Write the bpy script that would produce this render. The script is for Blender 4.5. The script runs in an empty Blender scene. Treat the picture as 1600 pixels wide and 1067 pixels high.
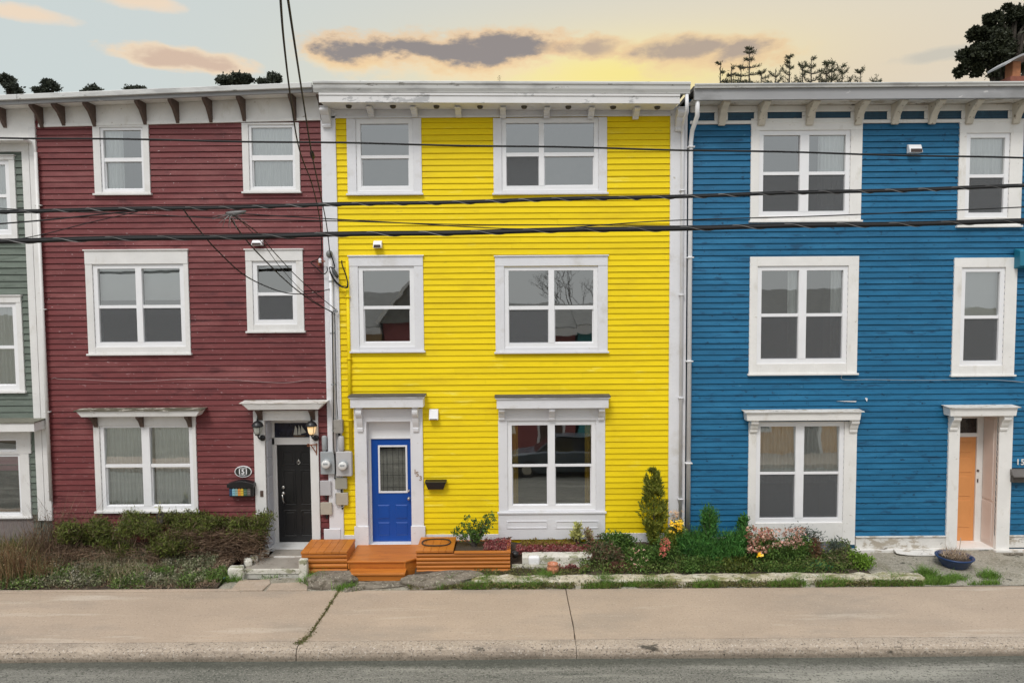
import bpy, math, random
import numpy as np
from mathutils import Vector, Matrix
from math import sin, cos, pi, radians, sqrt, floor
sc = bpy.context.scene
COL = sc.collection
rnd = random.Random(7)

# ------------------------------------------------------------------ camera
F = 1080.0; TH = radians(3.2); PH = radians(0.4)
CAM = Vector((0, 0, 5.05))
FW = Vector((0, cos(TH), -sin(TH))); U0 = Vector((0, sin(TH), cos(TH))); XR = Vector((1, 0, 0))
RV = XR*cos(PH) - U0*sin(PH); UV = U0*cos(PH) + XR*sin(PH)
def ray(px, py): return FW + RV*((px-800)/F) + UV*((533.5-py)/F)
def at(px, py, Y):                    # photo measurement -> point on the plane y = Y
    d = ray(px, py); return CAM + d*(Y/d.y)
def gp(px, py, z=0.0):                # photo measurement -> point on the ground height z
    d = ray(px, py); return CAM + d*((z-CAM.z)/d.z)
YF = 13.5                             # the street facades
def RC(x0, y0, x1, y1, Y=YF):
    my = (y0+y1)/2; mx = (x0+x1)/2
    return at(x0, my, Y).x, at(x1, my, Y).x, at(mx, y1, Y).z, at(mx, y0, Y).z   # X0 X1 Z0 Z1
cam = bpy.data.cameras.new('camera'); camo = bpy.data.objects.new('camera', cam); COL.objects.link(camo)
cam.sensor_width = 36; cam.lens = F*36/1600; cam.clip_start = .1; cam.clip_end = 3000
m = Matrix((RV, UV, -FW)).transposed().to_4x4(); m.translation = CAM; camo.matrix_world = m
sc.camera = camo

# ------------------------------------------------------------------ materials
def newmat(name):
    mt = bpy.data.materials.new(name); mt.use_nodes = True
    nt = mt.node_tree; b = nt.nodes['Principled BSDF']; return mt, nt, b
def N(nt, typ, **kw):
    n = nt.nodes.new(typ)
    for k, v in kw.items():
        if k in n.inputs: n.inputs[k].default_value = v
        else: setattr(n, k, v)
    return n
def ramp(nt, fac, stops):
    r = nt.nodes.new('ShaderNodeValToRGB'); e = r.color_ramp.elements
    while len(e) < len(stops): e.new(.5)
    for i, (p, c) in enumerate(stops):
        e[i].position = p; e[i].color = tuple(c)+(1,) if len(c) == 3 else c
    nt.links.new(fac, r.inputs[0]); return r.outputs[0]
def vmap(nt, scale=(1,1,1)):
    tc = nt.nodes.new('ShaderNodeTexCoord'); mp = nt.nodes.new('ShaderNodeMapping')
    mp.inputs['Scale'].default_value = scale; nt.links.new(tc.outputs['Object'], mp.inputs[0]); return mp.outputs[0]
def noise(nt, vec, scale, detail=4, rough=.6):
    n = N(nt, 'ShaderNodeTexNoise', Scale=scale, Detail=detail, Roughness=rough); nt.links.new(vec, n.inputs['Vector']); return n.outputs['Fac']
def mixc(nt, fac, a, b, mode='MIX'):
    x = nt.nodes.new('ShaderNodeMix'); x.data_type = 'RGBA'; x.blend_type = mode
    for s, v in ((0, fac), (6, a), (7, b)):
        if hasattr(v, 'links') or hasattr(v, 'is_linked'): nt.links.new(v, x.inputs[s])
        elif s == 0: x.inputs[0].default_value = v
        else: x.inputs[s].default_value = tuple(v)+(1,) if len(v) == 3 else v
    return x.outputs[2]
def sc3(c, k): return tuple(min(1, v*k) for v in c)
MATS = {}; LEAF = 1.65
def surf(name, col, rough=.6, var=.12, vscale=3, stretch=(1,1,1), bump=.15, bscale=60, spots=None, island=0, spec=.5, metal=0, bstretch=None):
    """base colour with mottling, optional spots [(colour, scale, threshold, width, stretch)], per-island variation and bump"""
    if name in MATS: return MATS[name]
    mt, nt, b = newmat(name); L = nt.links.new
    v = vmap(nt, stretch); f = noise(nt, v, vscale, 5)
    c = ramp(nt, f, [(.25, sc3(col, 1-var)), (.75, sc3(col, 1+var))])
    if island:
        g = nt.nodes.new('ShaderNodeNewGeometry')
        i = ramp(nt, g.outputs['Random Per Island'], [(0, (1-island,)*3), (1, (1,)*3)])
        c = mixc(nt, 1.0, c, i, 'MULTIPLY')
    for s in (spots or []):
        scol, sscale, th, w, st = s
        sv = vmap(nt, st); sf = noise(nt, sv, sscale, 6, .65)
        k = ramp(nt, sf, [(th, (0,0,0)), (min(1, th+w), (1,1,1))])
        c = mixc(nt, k, c, scol)
    L(c, b.inputs['Base Color']); b.inputs['Roughness'].default_value = rough
    b.inputs['Specular IOR Level'].default_value = spec; b.inputs['Metallic'].default_value = metal
    if bump:
        bv = vmap(nt, bstretch or stretch); bf = noise(nt, bv, bscale, 3)
        bn = N(nt, 'ShaderNodeBump', Strength=bump, Distance=.01); L(bf, bn.inputs['Height']); L(bn.outputs[0], b.inputs['Normal'])
    MATS[name] = mt; return mt
def leafmat(name, cols, rough=.6, trans=.25):
    if name in MATS: return MATS[name]
    mt, nt, b = newmat(name); L = nt.links.new
    g = nt.nodes.new('ShaderNodeNewGeometry')
    n = len(cols); c = ramp(nt, g.outputs['Random Per Island'], [(i/(n-1) if n > 1 else 0, x) for i, x in enumerate(cols)])
    f = noise(nt, vmap(nt), 6, 3)
    c = mixc(nt, 1.0, c, ramp(nt, f, [(.3, (LEAF*.6,)*3), (.7, (LEAF*1.25,)*3)]), 'MULTIPLY')
    L(c, b.inputs['Base Color']); b.inputs['Roughness'].default_value = rough; b.inputs['Specular IOR Level'].default_value = .25
    t = nt.nodes.new('ShaderNodeBsdfTranslucent'); L(c, t.inputs[0]); mx = N(nt, 'ShaderNodeMixShader', Fac=trans)
    L(b.outputs[0], mx.inputs[1]); L(t.outputs[0], mx.inputs[2]); L(mx.outputs[0], nt.nodes['Material Output'].inputs[0])
    MATS[name] = mt; return mt
def glass(name='window_glass', refl=.29, tint=(.93,.95,.94)):
    if name in MATS: return MATS[name]
    mt, nt, b = newmat(name); L = nt.links.new
    nt.nodes.remove(b)
    tr = N(nt, 'ShaderNodeBsdfTransparent'); tr.inputs[0].default_value = tint+(1,)
    gl = N(nt, 'ShaderNodeBsdfGlossy', Roughness=.015); gl.inputs[0].default_value = (.96,.975,.96,1)
    fr = N(nt, 'ShaderNodeFresnel', IOR=1.5); ad = N(nt, 'ShaderNodeMath', operation='ADD'); ad.inputs[1].default_value = refl; ad.use_clamp = True
    L(fr.outputs[0], ad.inputs[0])
    bf = noise(nt, vmap(nt), 1.6, 2); bn = N(nt, 'ShaderNodeBump', Strength=.07, Distance=.02); L(bf, bn.inputs['Height']); L(bn.outputs[0], gl.inputs['Normal'])
    mx = nt.nodes.new('ShaderNodeMixShader'); L(ad.outputs[0], mx.inputs[0]); L(tr.outputs[0], mx.inputs[1]); L(gl.outputs[0], mx.inputs[2])
    L(mx.outputs[0], nt.nodes['Material Output'].inputs[0]); MATS[name] = mt; return mt
def screenmat():
    if 'insect_screen' in MATS: return MATS['insect_screen']
    mt, nt, b = newmat('insect_screen'); L = nt.links.new
    b.inputs['Base Color'].default_value = (.12,.125,.13,1); b.inputs['Roughness'].default_value = .7
    tr = N(nt, 'ShaderNodeBsdfTransparent'); f = noise(nt, vmap(nt), 14, 5, .7)
    k = ramp(nt, f, [(.3, (.5,)*3), (.7, (.62,)*3)])
    mx = nt.nodes.new('ShaderNodeMixShader'); L(k, mx.inputs[0]); L(tr.outputs[0], mx.inputs[1]); L(b.outputs[0], mx.inputs[2])
    L(mx.outputs[0], nt.nodes['Material Output'].inputs[0]); MATS['insect_screen'] = mt; return mt

def kerb_soil(mt, axis=2, lo=-.07, hi=-.15, col=(.10,.085,.06), amt=.75):
    # dirt collected in the gutter: soiling that belongs to the surface, broken up by noise
    nt = mt.node_tree; b = nt.nodes['Principled BSDF']; L = nt.links.new
    src = b.inputs['Base Color'].links[0].from_socket
    tc = nt.nodes.new('ShaderNodeTexCoord'); sp = nt.nodes.new('ShaderNodeSeparateXYZ'); L(tc.outputs['Object'], sp.inputs[0])
    mr = nt.nodes.new('ShaderNodeMapRange'); mr.inputs['From Min'].default_value = lo; mr.inputs['From Max'].default_value = hi; L(sp.outputs[axis], mr.inputs['Value'])
    f = noise(nt, vmap(nt), 14, 5, .7); ad = N(nt, 'ShaderNodeMath', operation='ADD'); L(mr.outputs[0], ad.inputs[0]); L(f, ad.inputs[1])
    k = ramp(nt, ad.outputs[0], [(.62, (0,0,0)), (1.0, (amt,)*3)])
    # the ramp clamps its input at 1
    L(mixc(nt, k, src, col), b.inputs['Base Color'])
WS = (.35, 1, 6)    # grain running along x
def siding_mat(name, col, spots, var=.1, rough=.55, bump=.35, isl=.14):
    return surf(name, col, rough, var, 4, (.5,1,3), bump, 40, spots, isl, .35, bstretch=(.12,1,3))
M_YEL = siding_mat('yellow_clapboard_paint', (.88,.655,.0), [((.74,.53,.004), 2.0, .52, .2, (.4,1,1.6)), ((.66,.49,.01), 14, .65, .08, (.2,1,1)), ((.9,.74,.08), 9, .62, .1, (.15,1,1))], .05, .7, .2, .08)
M_RED = siding_mat('red_clapboard_paint', (.168,.036,.037), [((.225,.068,.066), 1.6, .48, .2, (.5,1,2)), ((.105,.022,.024), 5, .58, .1, (.3,1,1)), ((.34,.18,.18), 17, .65, .06, (.3,1,1.4)), ((.5,.38,.37), 30, .66, .04, (.5,1,1))], .16)
M_BLU = siding_mat('blue_clapboard_paint', (.009,.13,.265), [((.02,.17,.33), 2.2, .5, .2, (.3,1,2)), ((.006,.07,.15), 6, .57, .10, (.35,1,1.3)), ((.004,.035,.08), 15, .62, .06, (.5,1,1)), ((.06,.22,.36), 22, .66, .06, (.3,1,1)), ((.5,.62,.7), 14, .74, .02, (.5,1,1))], .15)
M_GRN = siding_mat('green_clapboard_paint', (.15,.18,.15), [((.09,.115,.09), 6, .55, .12, (.25,1,2)), ((.24,.27,.22), 15, .62, .08, (.2,1,1)), ((.05,.07,.05), 20, .64, .06, (.3,1,1))], .15)
M_WH = surf('white_trim_paint', (.74,.74,.76), .45, .04, 3, (1,1,1), .12, 35, [((.60,.58,.55), 2.5, .56, .2, (1,1,1)), ((.5,.46,.4), 11, .66, .06, (1,1,1))], .03, bstretch=(1,1,.2))
M_WR = surf('weathered_white_trim_paint', (.74,.73,.71), .55, .06, 3, (1,1,1), .25, 35, [((.60,.57,.52), 3.5, .58, .18, (1,1,.6)), ((.40,.34,.28), 11, .66, .06, (.6,1,1)), ((.15,.1,.07), 17, .71, .03, (.5,1,1))], .05, bstretch=(1,1,.2))
M_WB = surf('cream_trim_paint', (.80,.785,.755), .55, .06, 3, (1,1,1), .25, 35, [((.66,.63,.57), 3.5, .57, .15, (1,1,.5)), ((.44,.39,.32), 12, .66, .06, (.5,1,1)), ((.15,.12,.09), 18, .715, .03, (.5,1,1))], .05, bstretch=(1,1,.2))
M_PEEL = surf('peeling_white_paint', (.68,.66,.62), .65, .1, 5, (1,1,1), .5, 30, [((.42,.37,.30), 6, .53, .07, (.5,1,1)), ((.10,.08,.06), 11, .62, .04, (.4,1,1))], .05)
M_GREYC = surf('grey_weathered_fascia', (.33,.33,.335), .6, .1, 2, (.4,1,2), .2, 30, [((.25,.25,.25), 1.5, .55, .1, (.4,1,1)), ((.55,.54,.53), 6, .64, .03, (.6,1,1))], 0)
M_GUT = surf('off_white_gutter', (.58,.58,.56), .45, .08, 2, (.3,1,3), .05, 20, [((.40,.40,.39), 2.5, .52, .12, (.3,1,1)), ((.24,.23,.21), 9, .62, .06, (.4,1,1))], 0)
M_BRN = surf('brown_bracket_paint', (.10,.065,.05), .7, .2, 20, (1,1,1), .3, 60, [((.3,.25,.22), 30, .68, .06, (1,1,1))], .1)
M_VIN = surf('white_vinyl', (.82,.82,.83), .35, .03, 4, (1,1,1), .03, 20)
M_BLK = surf('black_door_paint', (.012,.012,.013), .3, .15, 4, (1,1,1), .05, 30)
M_BDR = surf('cobalt_door_paint', (.002,.065,.34), .35, .05, 3, (1,1,1), .05, 30)
M_ODR = surf('peach_door_paint', (.70,.30,.10), .5, .05, 3, (1,1,1), .08, 40)
M_PINK = surf('pink_room_paint', (.6,.14,.24), .7, .05)
M_ORG = surf('orange_wood_stain', (.50,.165,.022), .5, .16, 5, (.3,2,2), .35, 40, [((.36,.105,.015), 5, .54, .15, (.2,2,2)), ((.62,.24,.05), 12, .60, .1, (.12,3,3)), ((.2,.05,.012), 16, .65, .05, (.3,1,2))], .18, bstretch=(.1,3,3))
M_DARK = surf('dark_interior', (.16,.15,.14), .9, .2, 1.5)
M_ROOMW = surf('pale_interior', (.38,.36,.33), .9, .15, 1.5)
M_BLACKP = surf('black_metal', (.012,.012,.013), .35, .2, 8, bump=.05)
M_GREYM = surf('galvanised_grey', (.34,.36,.37), .45, .1, 9, bump=.08, spots=[((.2,.2,.2), 12, .68, .1, (1,1,1))])
M_BEIGE = surf('beige_box_plastic', (.42,.38,.31), .6, .08, 9, bump=.05)
M_DIALW = surf('meter_dial', (.7,.7,.68), .3, .03)
M_METAL = surf('brushed_nickel', (.6,.58,.55), .3, .05, metal=1, bump=0)
M_CURT = surf('white_curtain_cloth', (.82,.84,.82), .9, .06, 5, (6,1,.5), .2, 80)
M_YCURT = surf('yellow_curtain_cloth', (.62,.42,.05), .9, .08, 5, (6,1,.5), .2, 80)
M_BLIND = surf('grey_roller_blind', (.72,.74,.74), .8, .03, 4)
M_GL = glass(); M_SCR = screenmat()
M_SHING = surf('roof_shingle', (.085,.08,.07), .9, .3, 12, (1,2,1), .6, 60, [((.16,.15,.1), 9, .6, .1, (1,1,1))])
M_CONC = surf('sidewalk_concrete', (.415,.325,.245), .85, .10, .8, (1,1.6,1), .8, 45,
     [((.32,.265,.21), 1.3, .50, .2, (.35,1,1)), ((.52,.44,.355), 2.6, .58, .12, (.12,1,1)), ((.285,.225,.17), 30, .55, .14, (1,.7,1)), ((.52,.435,.35), 37, .57, .12, (1,.7,1)), ((.13,.105,.08), 7, .70, .025, (1,1,1)), ((.66,.6,.52), 5, .685, .03, (.10,1.6,1))])
M_KERB = surf('kerb_concrete', (.39,.32,.25), .85, .14, 2, (1,1,1), .9, 40,
     [((.28,.23,.18), 2.5, .52, .15, (.4,1,1)), ((.52,.46,.39), 30, .56, .08, (1,1,1)), ((.15,.125,.10), 34, .55, .09, (.9,1,1)), ((.06,.05,.04), 26, .61, .04, (.8,1,1.2)), ((.07,.06,.045), 3.2, .60, .07, (.4,1,1))])
kerb_soil(M_KERB, lo=-.09, hi=-.2, amt=.55)
M_OLDC = surf('mossy_old_concrete', (.40,.375,.31), .9, .16, 4, (1,1,1), .9, 30, [((.13,.15,.05), 4, .52, .08, (.6,1,1)), ((.55,.53,.47), 9, .56, .08, (1,1,1)), ((.08,.075,.055), 16, .58, .06, (1,1,1))])
M_CREAMC = surf('whitewashed_concrete', (.62,.60,.53), .85, .1, 4, (1,1,1), .6, 30, [((.3,.3,.2), 5, .53, .08, (.6,1,1.5)), ((.16,.17,.09), 12, .58, .06, (1,1,1)), ((.3,.26,.2), 26, .60, .06, (1,1,1))])
M_APRON = surf('grey_apron_concrete', (.30,.275,.22), .9, .16, 1.6, (1,1,1), .8, 40, [((.21,.19,.14), 2.0, .50, .12, (1,1,1)), ((.12,.11,.08), 22, .55, .08, (1,1,1)), ((.42,.4,.34), 28, .56, .08, (1,1,1)), ((.07,.065,.05), 3, .62, .02, (.5,1,1))])
M_ROCK = surf('grey_rock', (.19,.165,.13), .95, .35, 6, (1,1,1), 1.0, 35, [((.10,.085,.06), 7, .52, .1, (1,1,1)), ((.34,.31,.25), 18, .56, .06, (1,1,1)), ((.06,.055,.04), 24, .58, .06, (1,1,1))])
M_SOIL = surf('dark_soil', (.055,.04,.026), .95, .35, 9, (1,1,1), 1.0, 30)
M_GROUND = surf('rough_ground', (.16,.15,.11), .95, .3, .6, (1,1,1), .3, 3)
M_ASPH = surf('worn_asphalt', (.175,.17,.148), .88, .14, 1.0, (.5,1.5,1), 1.0, 45,
     [((.11,.112,.095), 1.2, .50, .14, (.25,1.6,1)), ((.30,.29,.25), 2.0, .53, .12, (.15,1.5,1)), ((.27,.265,.225), 42, .53, .10, (.8,1,1)), ((.05,.052,.042), 38, .54, .10, (.8,1,1)), ((.40,.385,.33), 60, .60, .06, (.9,1,1))], spec=.2)
kerb_soil(M_ASPH, axis=1, lo=9.55, hi=9.92, col=(.055,.058,.045), amt=.65)
M_CABLE = surf('black_cable', (.011,.011,.011), .6, .08, 3, bump=.05, spec=.3)
M_STRAND = surf('grey_lashing_wire', (.13,.125,.12), .45, .2, 20, bump=0)
M_BARK = surf('bark', (.06,.05,.04), .95, .3, 10, (1,1,.3), .8, 30)

M_CAPD = surf('rotted_mossy_cap', (.10,.09,.06), .9, .3, 8, (1,1,1), .5, 40, [((.55,.52,.45), 12, .55, .05, (.4,1,1)), ((.03,.03,.02), 20, .6, .05, (.5,1,1))])
# ------------------------------------------------------------------ geometry helpers
class MB:
    def __init__(s): s.v = []; s.f = []
    def add(s, vs, fs):
        n = len(s.v); s.v += [tuple(p) for p in vs]; s.f += [tuple(i+n for i in f) for f in fs]; return s
    def hexa(s, p):    # 0-3 bottom loop, 4-7 top loop (counter-clockwise seen from above)
        return s.add(p, [(3,2,1,0), (4,5,6,7), (0,1,5,4), (1,2,6,5), (2,3,7,6), (3,0,4,7)])
    def box(s, x0, x1, y0, y1, z0, z1):
        if x0 > x1: x0, x1 = x1, x0
        if y0 > y1: y0, y1 = y1, y0
        if z0 > z1: z0, z1 = z1, z0
        return s.hexa([(x0,y0,z0), (x1,y0,z0), (x1,y1,z0), (x0,y1,z0), (x0,y0,z1), (x1,y0,z1), (x1,y1,z1), (x0,y1,z1)])
    def beam(s, x0, x1, y0, y1, zl0, zl1, zr0, zr1):   # height varies from left to right
        return s.hexa([(x0,y0,zl0), (x1,y0,zr0), (x1,y1,zr0), (x0,y1,zl0), (x0,y0,zl1), (x1,y0,zr1), (x1,y1,zr1), (x0,y1,zl1)])
    def prism_x(s, poly, x0, x1, dz=0):  # poly of (y,z); dz lifts the x1 end
        n = len(poly)
        vs = [(x0, y, z) for y, z in poly] + [(x1, y, z+dz) for y, z in poly]
        return s.add(vs, [tuple(range(n)), tuple(range(2*n-1, n-1, -1))] + [(i, i+n, (i+1) % n+n, (i+1) % n) for i in range(n)])
    def prism_y(s, poly, y0, y1):        # poly of (x,z)
        n = len(poly)
        vs = [(x, y0, z) for x, z in poly] + [(x, y1, z) for x, z in poly]
        return s.add(vs, [tuple(range(n)), tuple(range(2*n-1, n-1, -1))] + [(i, i+n, (i+1) % n+n, (i+1) % n) for i in range(n)])
    def prism_z(s, poly, z0, z1):        # poly of (x,y)
        n = len(poly)
        vs = [(x, y, z0) for x, y in poly] + [(x, y, z1) for x, y in poly]
        return s.add(vs, [tuple(range(n-1, -1, -1)), tuple(range(n, 2*n))] + [(i, (i+1) % n, (i+1) % n+n, i+n) for i in range(n)])
    def tube(s, pts, r, n=6, cap=True):
        pts = [Vector(p) for p in pts]; rs = r if isinstance(r, (list, tuple)) else [r]*len(pts)
        base = len(s.v); a = None
        for i, p in enumerate(pts):
            d = (pts[min(i+1, len(pts)-1)] - pts[max(i-1, 0)])
            if d.length < 1e-9: d = Vector((0,0,1))
            d.normalize()
            if a is None: a = d.orthogonal().normalized()
            else:
                a = a - d*a.dot(d)
                a = a.normalized() if a.length > 1e-6 else d.orthogonal().normalized()
            b = d.cross(a)
            for k in range(n):
                t = 2*pi*k/n; s.v.append(tuple(p + (a*cos(t)+b*sin(t))*rs[i]))
        for i in range(len(pts)-1):
            for k in range(n):
                q = base+i*n; s.f.append((q+k, q+(k+1) % n, q+n+(k+1) % n, q+n+k))
        if cap:
            s.f.append(tuple(base+k for k in range(n-1, -1, -1))); q = base+(len(pts)-1)*n; s.f.append(tuple(q+k for k in range(n)))
        return s
    def lathe(s, prof, c, axis='z', n=20):   # prof of (r, h)
        base = len(s.v)
        for r, h in prof:
            for k in range(n):
                t = 2*pi*k/n; a, b = r*cos(t), r*sin(t)
                s.v.append((c[0]+a, c[1]+b, c[2]+h) if axis == 'z' else (c[0]+a, c[1]+h, c[2]+b) if axis == 'y' else (c[0]+h, c[1]+a, c[2]+b))
        for i in range(len(prof)-1):
            for k in range(n):
                q = base+i*n; s.f.append((q+k, q+(k+1) % n, q+n+(k+1) % n, q+n+k))
        s.f.append(tuple(base+k for k in range(n-1, -1, -1))); q = base+(len(prof)-1)*n; s.f.append(tuple(q+k for k in range(n)))
        return s
def wmat(p):
    w = Matrix.Translation(p.location)
    return wmat(p.parent) @ p.matrix_parent_inverse @ w if p.parent else w
def link(o, parent=None):
    COL.objects.link(o)
    if parent:
        o.parent = parent
        o.matrix_parent_inverse = wmat(parent).inverted()
    return o
def mk(name, mb, mat, parent=None, bevel=0, smooth=False, label=None):
    me = bpy.data.meshes.new(name); me.from_pydata(mb.v, [], mb.f)
    me.materials.append(mat); me.validate()
    if smooth: me.polygons.foreach_set('use_smooth', [True]*len(me.polygons))
    o = bpy.data.objects.new(name, me); link(o, parent)
    if bevel:
        b = o.modifiers.new('bevel', 'BEVEL'); b.width = bevel; b.segments = 1; b.limit_method = 'ANGLE'; b.angle_limit = .6
    if label: o['label'] = label
    return o
def recalc(o):
    import bmesh
    bm = bmesh.new(); bm.from_mesh(o.data); bmesh.ops.recalc_face_normals(bm, faces=bm.faces); bm.to_mesh(o.data); bm.free(); return o
def npmesh(name, V, nper, mat, parent=None):   # V: (count*nper, 3) separate polygons of nper corners
    V = np.asarray(V, dtype=np.float32).reshape(-1, 3); nf = len(V)//nper
    me = bpy.data.meshes.new(name); me.vertices.add(len(V)); me.vertices.foreach_set('co', V.ravel())
    me.loops.add(len(V)); me.loops.foreach_set('vertex_index', np.arange(len(V), dtype=np.int32))
    me.polygons.add(nf); me.polygons.foreach_set('loop_start', np.arange(0, len(V), nper, dtype=np.int32))
    me.polygons.foreach_set('loop_total', np.full(nf, nper, dtype=np.int32))
    me.update(calc_edges=True); me.materials.append(mat)
    o = bpy.data.objects.new(name, me); return link(o, parent)
def tag(o, label, cat, group=None, kind=None):
    if label: o['label'] = label
    if cat: o['category'] = cat
    if group: o['group'] = group
    if kind: o['kind'] = kind
    return o
def struct(o): o['kind'] = 'structure'; return o
def thing(name, loc, label, cat, group=None):
    o = bpy.data.objects.new(name, None); o.location = loc; o.empty_display_size = .2; COL.objects.link(o)
    return tag(o, label, cat, group)
def leaves(P, size, rg, up=.3, aspect=.45, jitter=.35, dirs=None, dirw=0):
    """diamond leaves at points P -> vertex array of quads"""
    n = len(P); d = rg.normal(size=(n,3)); d[:,2] += up*1.5
    if dirs is not None: d = d*(1-dirw) + dirs*dirw*1.8
    d /= np.linalg.norm(d, axis=1)[:,None]+1e-9
    s = np.cross(d, rg.normal(size=(n,3))); s /= np.linalg.norm(s, axis=1)[:,None]+1e-9
    L = size*(1+jitter*rg.normal(size=(n,1))).clip(.4, 2)
    mid = P + d*L*.5
    return np.stack([P, mid+s*L*aspect*.5, P+d*L, mid-s*L*aspect*.5], axis=1).reshape(-1,3)
def blades(P, h, rg, w=.006, lean=.25, curl=0.15):
    n = len(P); H = h*(1+.3*rg.normal(size=(n,1))).clip(.35, 1.8)
    d = rg.normal(size=(n,3))*lean; d[:,2] = 1; d /= np.linalg.norm(d, axis=1)[:,None]
    a = rg.uniform(0, 2*pi, n); s = np.stack([np.cos(a), np.sin(a), np.zeros(n)], 1)*w
    mid = P+d*H*.55; c = rg.normal(size=(n,3))*curl; c[:,2] = -abs(c[:,2])*.4
    tip = P+d*H+c*H
    return np.stack([P-s, P+s, mid+s*.7, mid-s*.7, mid-s*.7, mid+s*.7, tip+s*.12, tip-s*.12], axis=1).reshape(-1,3)
def ell(rg, n, c, r, shell=.5):
    d = rg.normal(size=(n,3)); d /= np.linalg.norm(d, axis=1)[:,None]
    q = (rg.uniform(0, 1, (n,1)))**(1/3); q = shell+(1-shell)*q if shell else q
    return np.array(c)+d*q*np.array(r)
def clump(rg, n, c, r, k=12, sp=.28, shell=.35):
    C = ell(rg, k, c, np.array(r)*.85, shell); i = rg.integers(0, k, n)
    return C[i] + rg.normal(size=(n,3))*np.array(r)*sp
def text_mesh(name, s, size, mat, loc, parent=None, rot=(pi/2,0,0), ext=.003, align='CENTER', bold=0):
    cu = bpy.data.curves.new(name, 'FONT'); cu.body = s; cu.size = size; cu.offset = size*bold; cu.extrude = ext; cu.align_x = align; cu.align_y = 'CENTER'
    o = bpy.data.objects.new(name+'_src', cu); COL.objects.link(o); bpy.context.view_layer.update()
    me = bpy.data.meshes.new_from_object(o.evaluated_get(bpy.context.evaluated_depsgraph_get()))
    bpy.data.objects.remove(o); me.transform(Matrix.Translation(loc) @ Matrix.Rotation(rot[1], 4, 'Y') @ Matrix.Rotation(rot[0], 4, 'X'))
    me.materials.clear(); me.materials.append(mat); r = bpy.data.objects.new(name, me); return link(r, parent)

# ------------------------------------------------------------------ house pieces
def siding(X0, X1, Z0, Z1, holes, seed, h=.1135, gap=.013, Y=YF):
    r = random.Random(seed); mb = MB(); k = 0; z = Z0
    while z < Z1-.02:
        zt = min(z+h, Z1)
        iv = [(X0, X1)]
        for hx0, hx1, hz0, hz1 in holes:
            if zt > hz0+.012 and z < hz1-.012:
                nv = []
                for a, b in iv:
                    if hx1 <= a or hx0 >= b: nv.append((a, b)); continue
                    if hx0 > a: nv.append((a, hx0))
                    if hx1 < b: nv.append((hx1, b))
                iv = nv
        ph = r.uniform(0, 6); am = r.uniform(.0008, .0025)
        for a, b in iv:
            x = a
            while x < b-1e-4:
                e = min(b, x+r.uniform(2.2, 5.0))
                if b-e < .5: e = b
                off = r.uniform(-.002, .002); n = max(1, int((e-x)/.45)); vs = []; fs = []
                for i in range(n+1):
                    xx = x+(e-x)*i/n
                    if i == n and e < b: xx -= .002
                    w = am*sin(xx*1.7+ph)+.0006*sin(xx*7+ph*3)
                    vs += [(xx, Y-.004, z+w), (xx, Y-.028+off, z+w), (xx, Y-.010+off, zt-gap+w), (xx, Y+.008, zt-gap+w)]
                for i in range(n):
                    q = i*4
                    for j in range(3): fs.append((q+j, q+j+4, q+j+5, q+j+1))
                fs += [(0,1,2,3), (n*4+3, n*4+2, n*4+1, n*4)]
                mb.add(vs, fs); x = e
        z += h; k += 1
    return mb
def wall_core(X0, X1, Z0, Z1, holes, Y, Yb):
    """front skin with openings behind the boards, plus the other sides of the house"""
    mb = MB(); xs = sorted({X0, X1} | {h[0] for h in holes} | {h[1] for h in holes}); zs = sorted({Z0, Z1} | {h[2] for h in holes} | {h[3] for h in holes})
    xs = [x for x in xs if X0 <= x <= X1]; zs = [z for z in zs if Z0 <= z <= Z1]
    for a, b in zip(xs, xs[1:]):
        for c, d in zip(zs, zs[1:]):
            mx, mz = (a+b)/2, (c+d)/2
            if any(h[0] < mx < h[1] and h[2] < mz < h[3] for h in holes): continue
            mb.add([(a,Y,c), (b,Y,c), (b,Y,d), (a,Y,d)], [(0,1,2,3)])
    mb.add([(X0,Y,Z0), (X0,Yb,Z0), (X0,Yb,Z1), (X0,Y,Z1)], [(0,3,2,1)]).add([(X1,Y,Z0), (X1,Yb,Z0), (X1,Yb,Z1), (X1,Y,Z1)], [(0,1,2,3)])
    mb.add([(X0,Yb,Z0), (X1,Yb,Z0), (X1,Yb,Z1), (X0,Yb,Z1)], [(0,3,2,1)])
    return mb
def curtain_mesh(x0, x1, z0, z1, Y, amp=.018, wl=.075, seed=0, taper=0):
    r = random.Random(seed); n = max(8, int((x1-x0)/.012)); vs = []; ph = r.uniform(0, 6)
    for i in range(n+1):
        x = x0+(x1-x0)*i/n; t = (x-x0)/wl*2*pi
        for j, z in enumerate((z1, (z0+z1)/2, z0)):
            a = amp*(sin(t+ph)+.4*sin(t*.43+1+ph))*(1+.2*j); xx = x+taper*j*.5*(x1-x)*0.4
            vs.append((xx, Y+a, z))
    m_ = MB(); m_.add(vs, [(i*3+j, i*3+3+j, i*3+4+j, i*3+1+j) for i in range(n) for j in range(2)]); return m_
def bracket_poly(y0, dep, z1, h, kind='console'):
    if kind == 'wedge':
        return [(y0, z1), (y0-dep, z1), (y0-dep, z1-h*.16), (y0-dep*.55, z1-h*.42), (y0-dep*.28, z1-h*.72), (y0-.02, z1-h), (y0, z1-h)]
    P = [(y0, z1), (y0-dep, z1)]
    for i in range(7):     # upper scroll
        a = pi*.5-pi*i/6*1.0; P.append((y0-dep*.80-dep*.2*cos(a)*1.0 if False else y0-dep*.78-dep*.22*sin(pi*i/6+.3), z1-h*.06-h*.34*i/6))
    for i in range(6):
        t = i/5; P.append((y0-dep*(.62-.40*t)-dep*.05*sin(pi*t), z1-h*(.42+.40*t)))
    P += [(y0-dep*.26, z1-h*.88), (y0-dep*.2, z1-h), (y0, z1-h)]
    return P
HOUSES = {}
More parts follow.
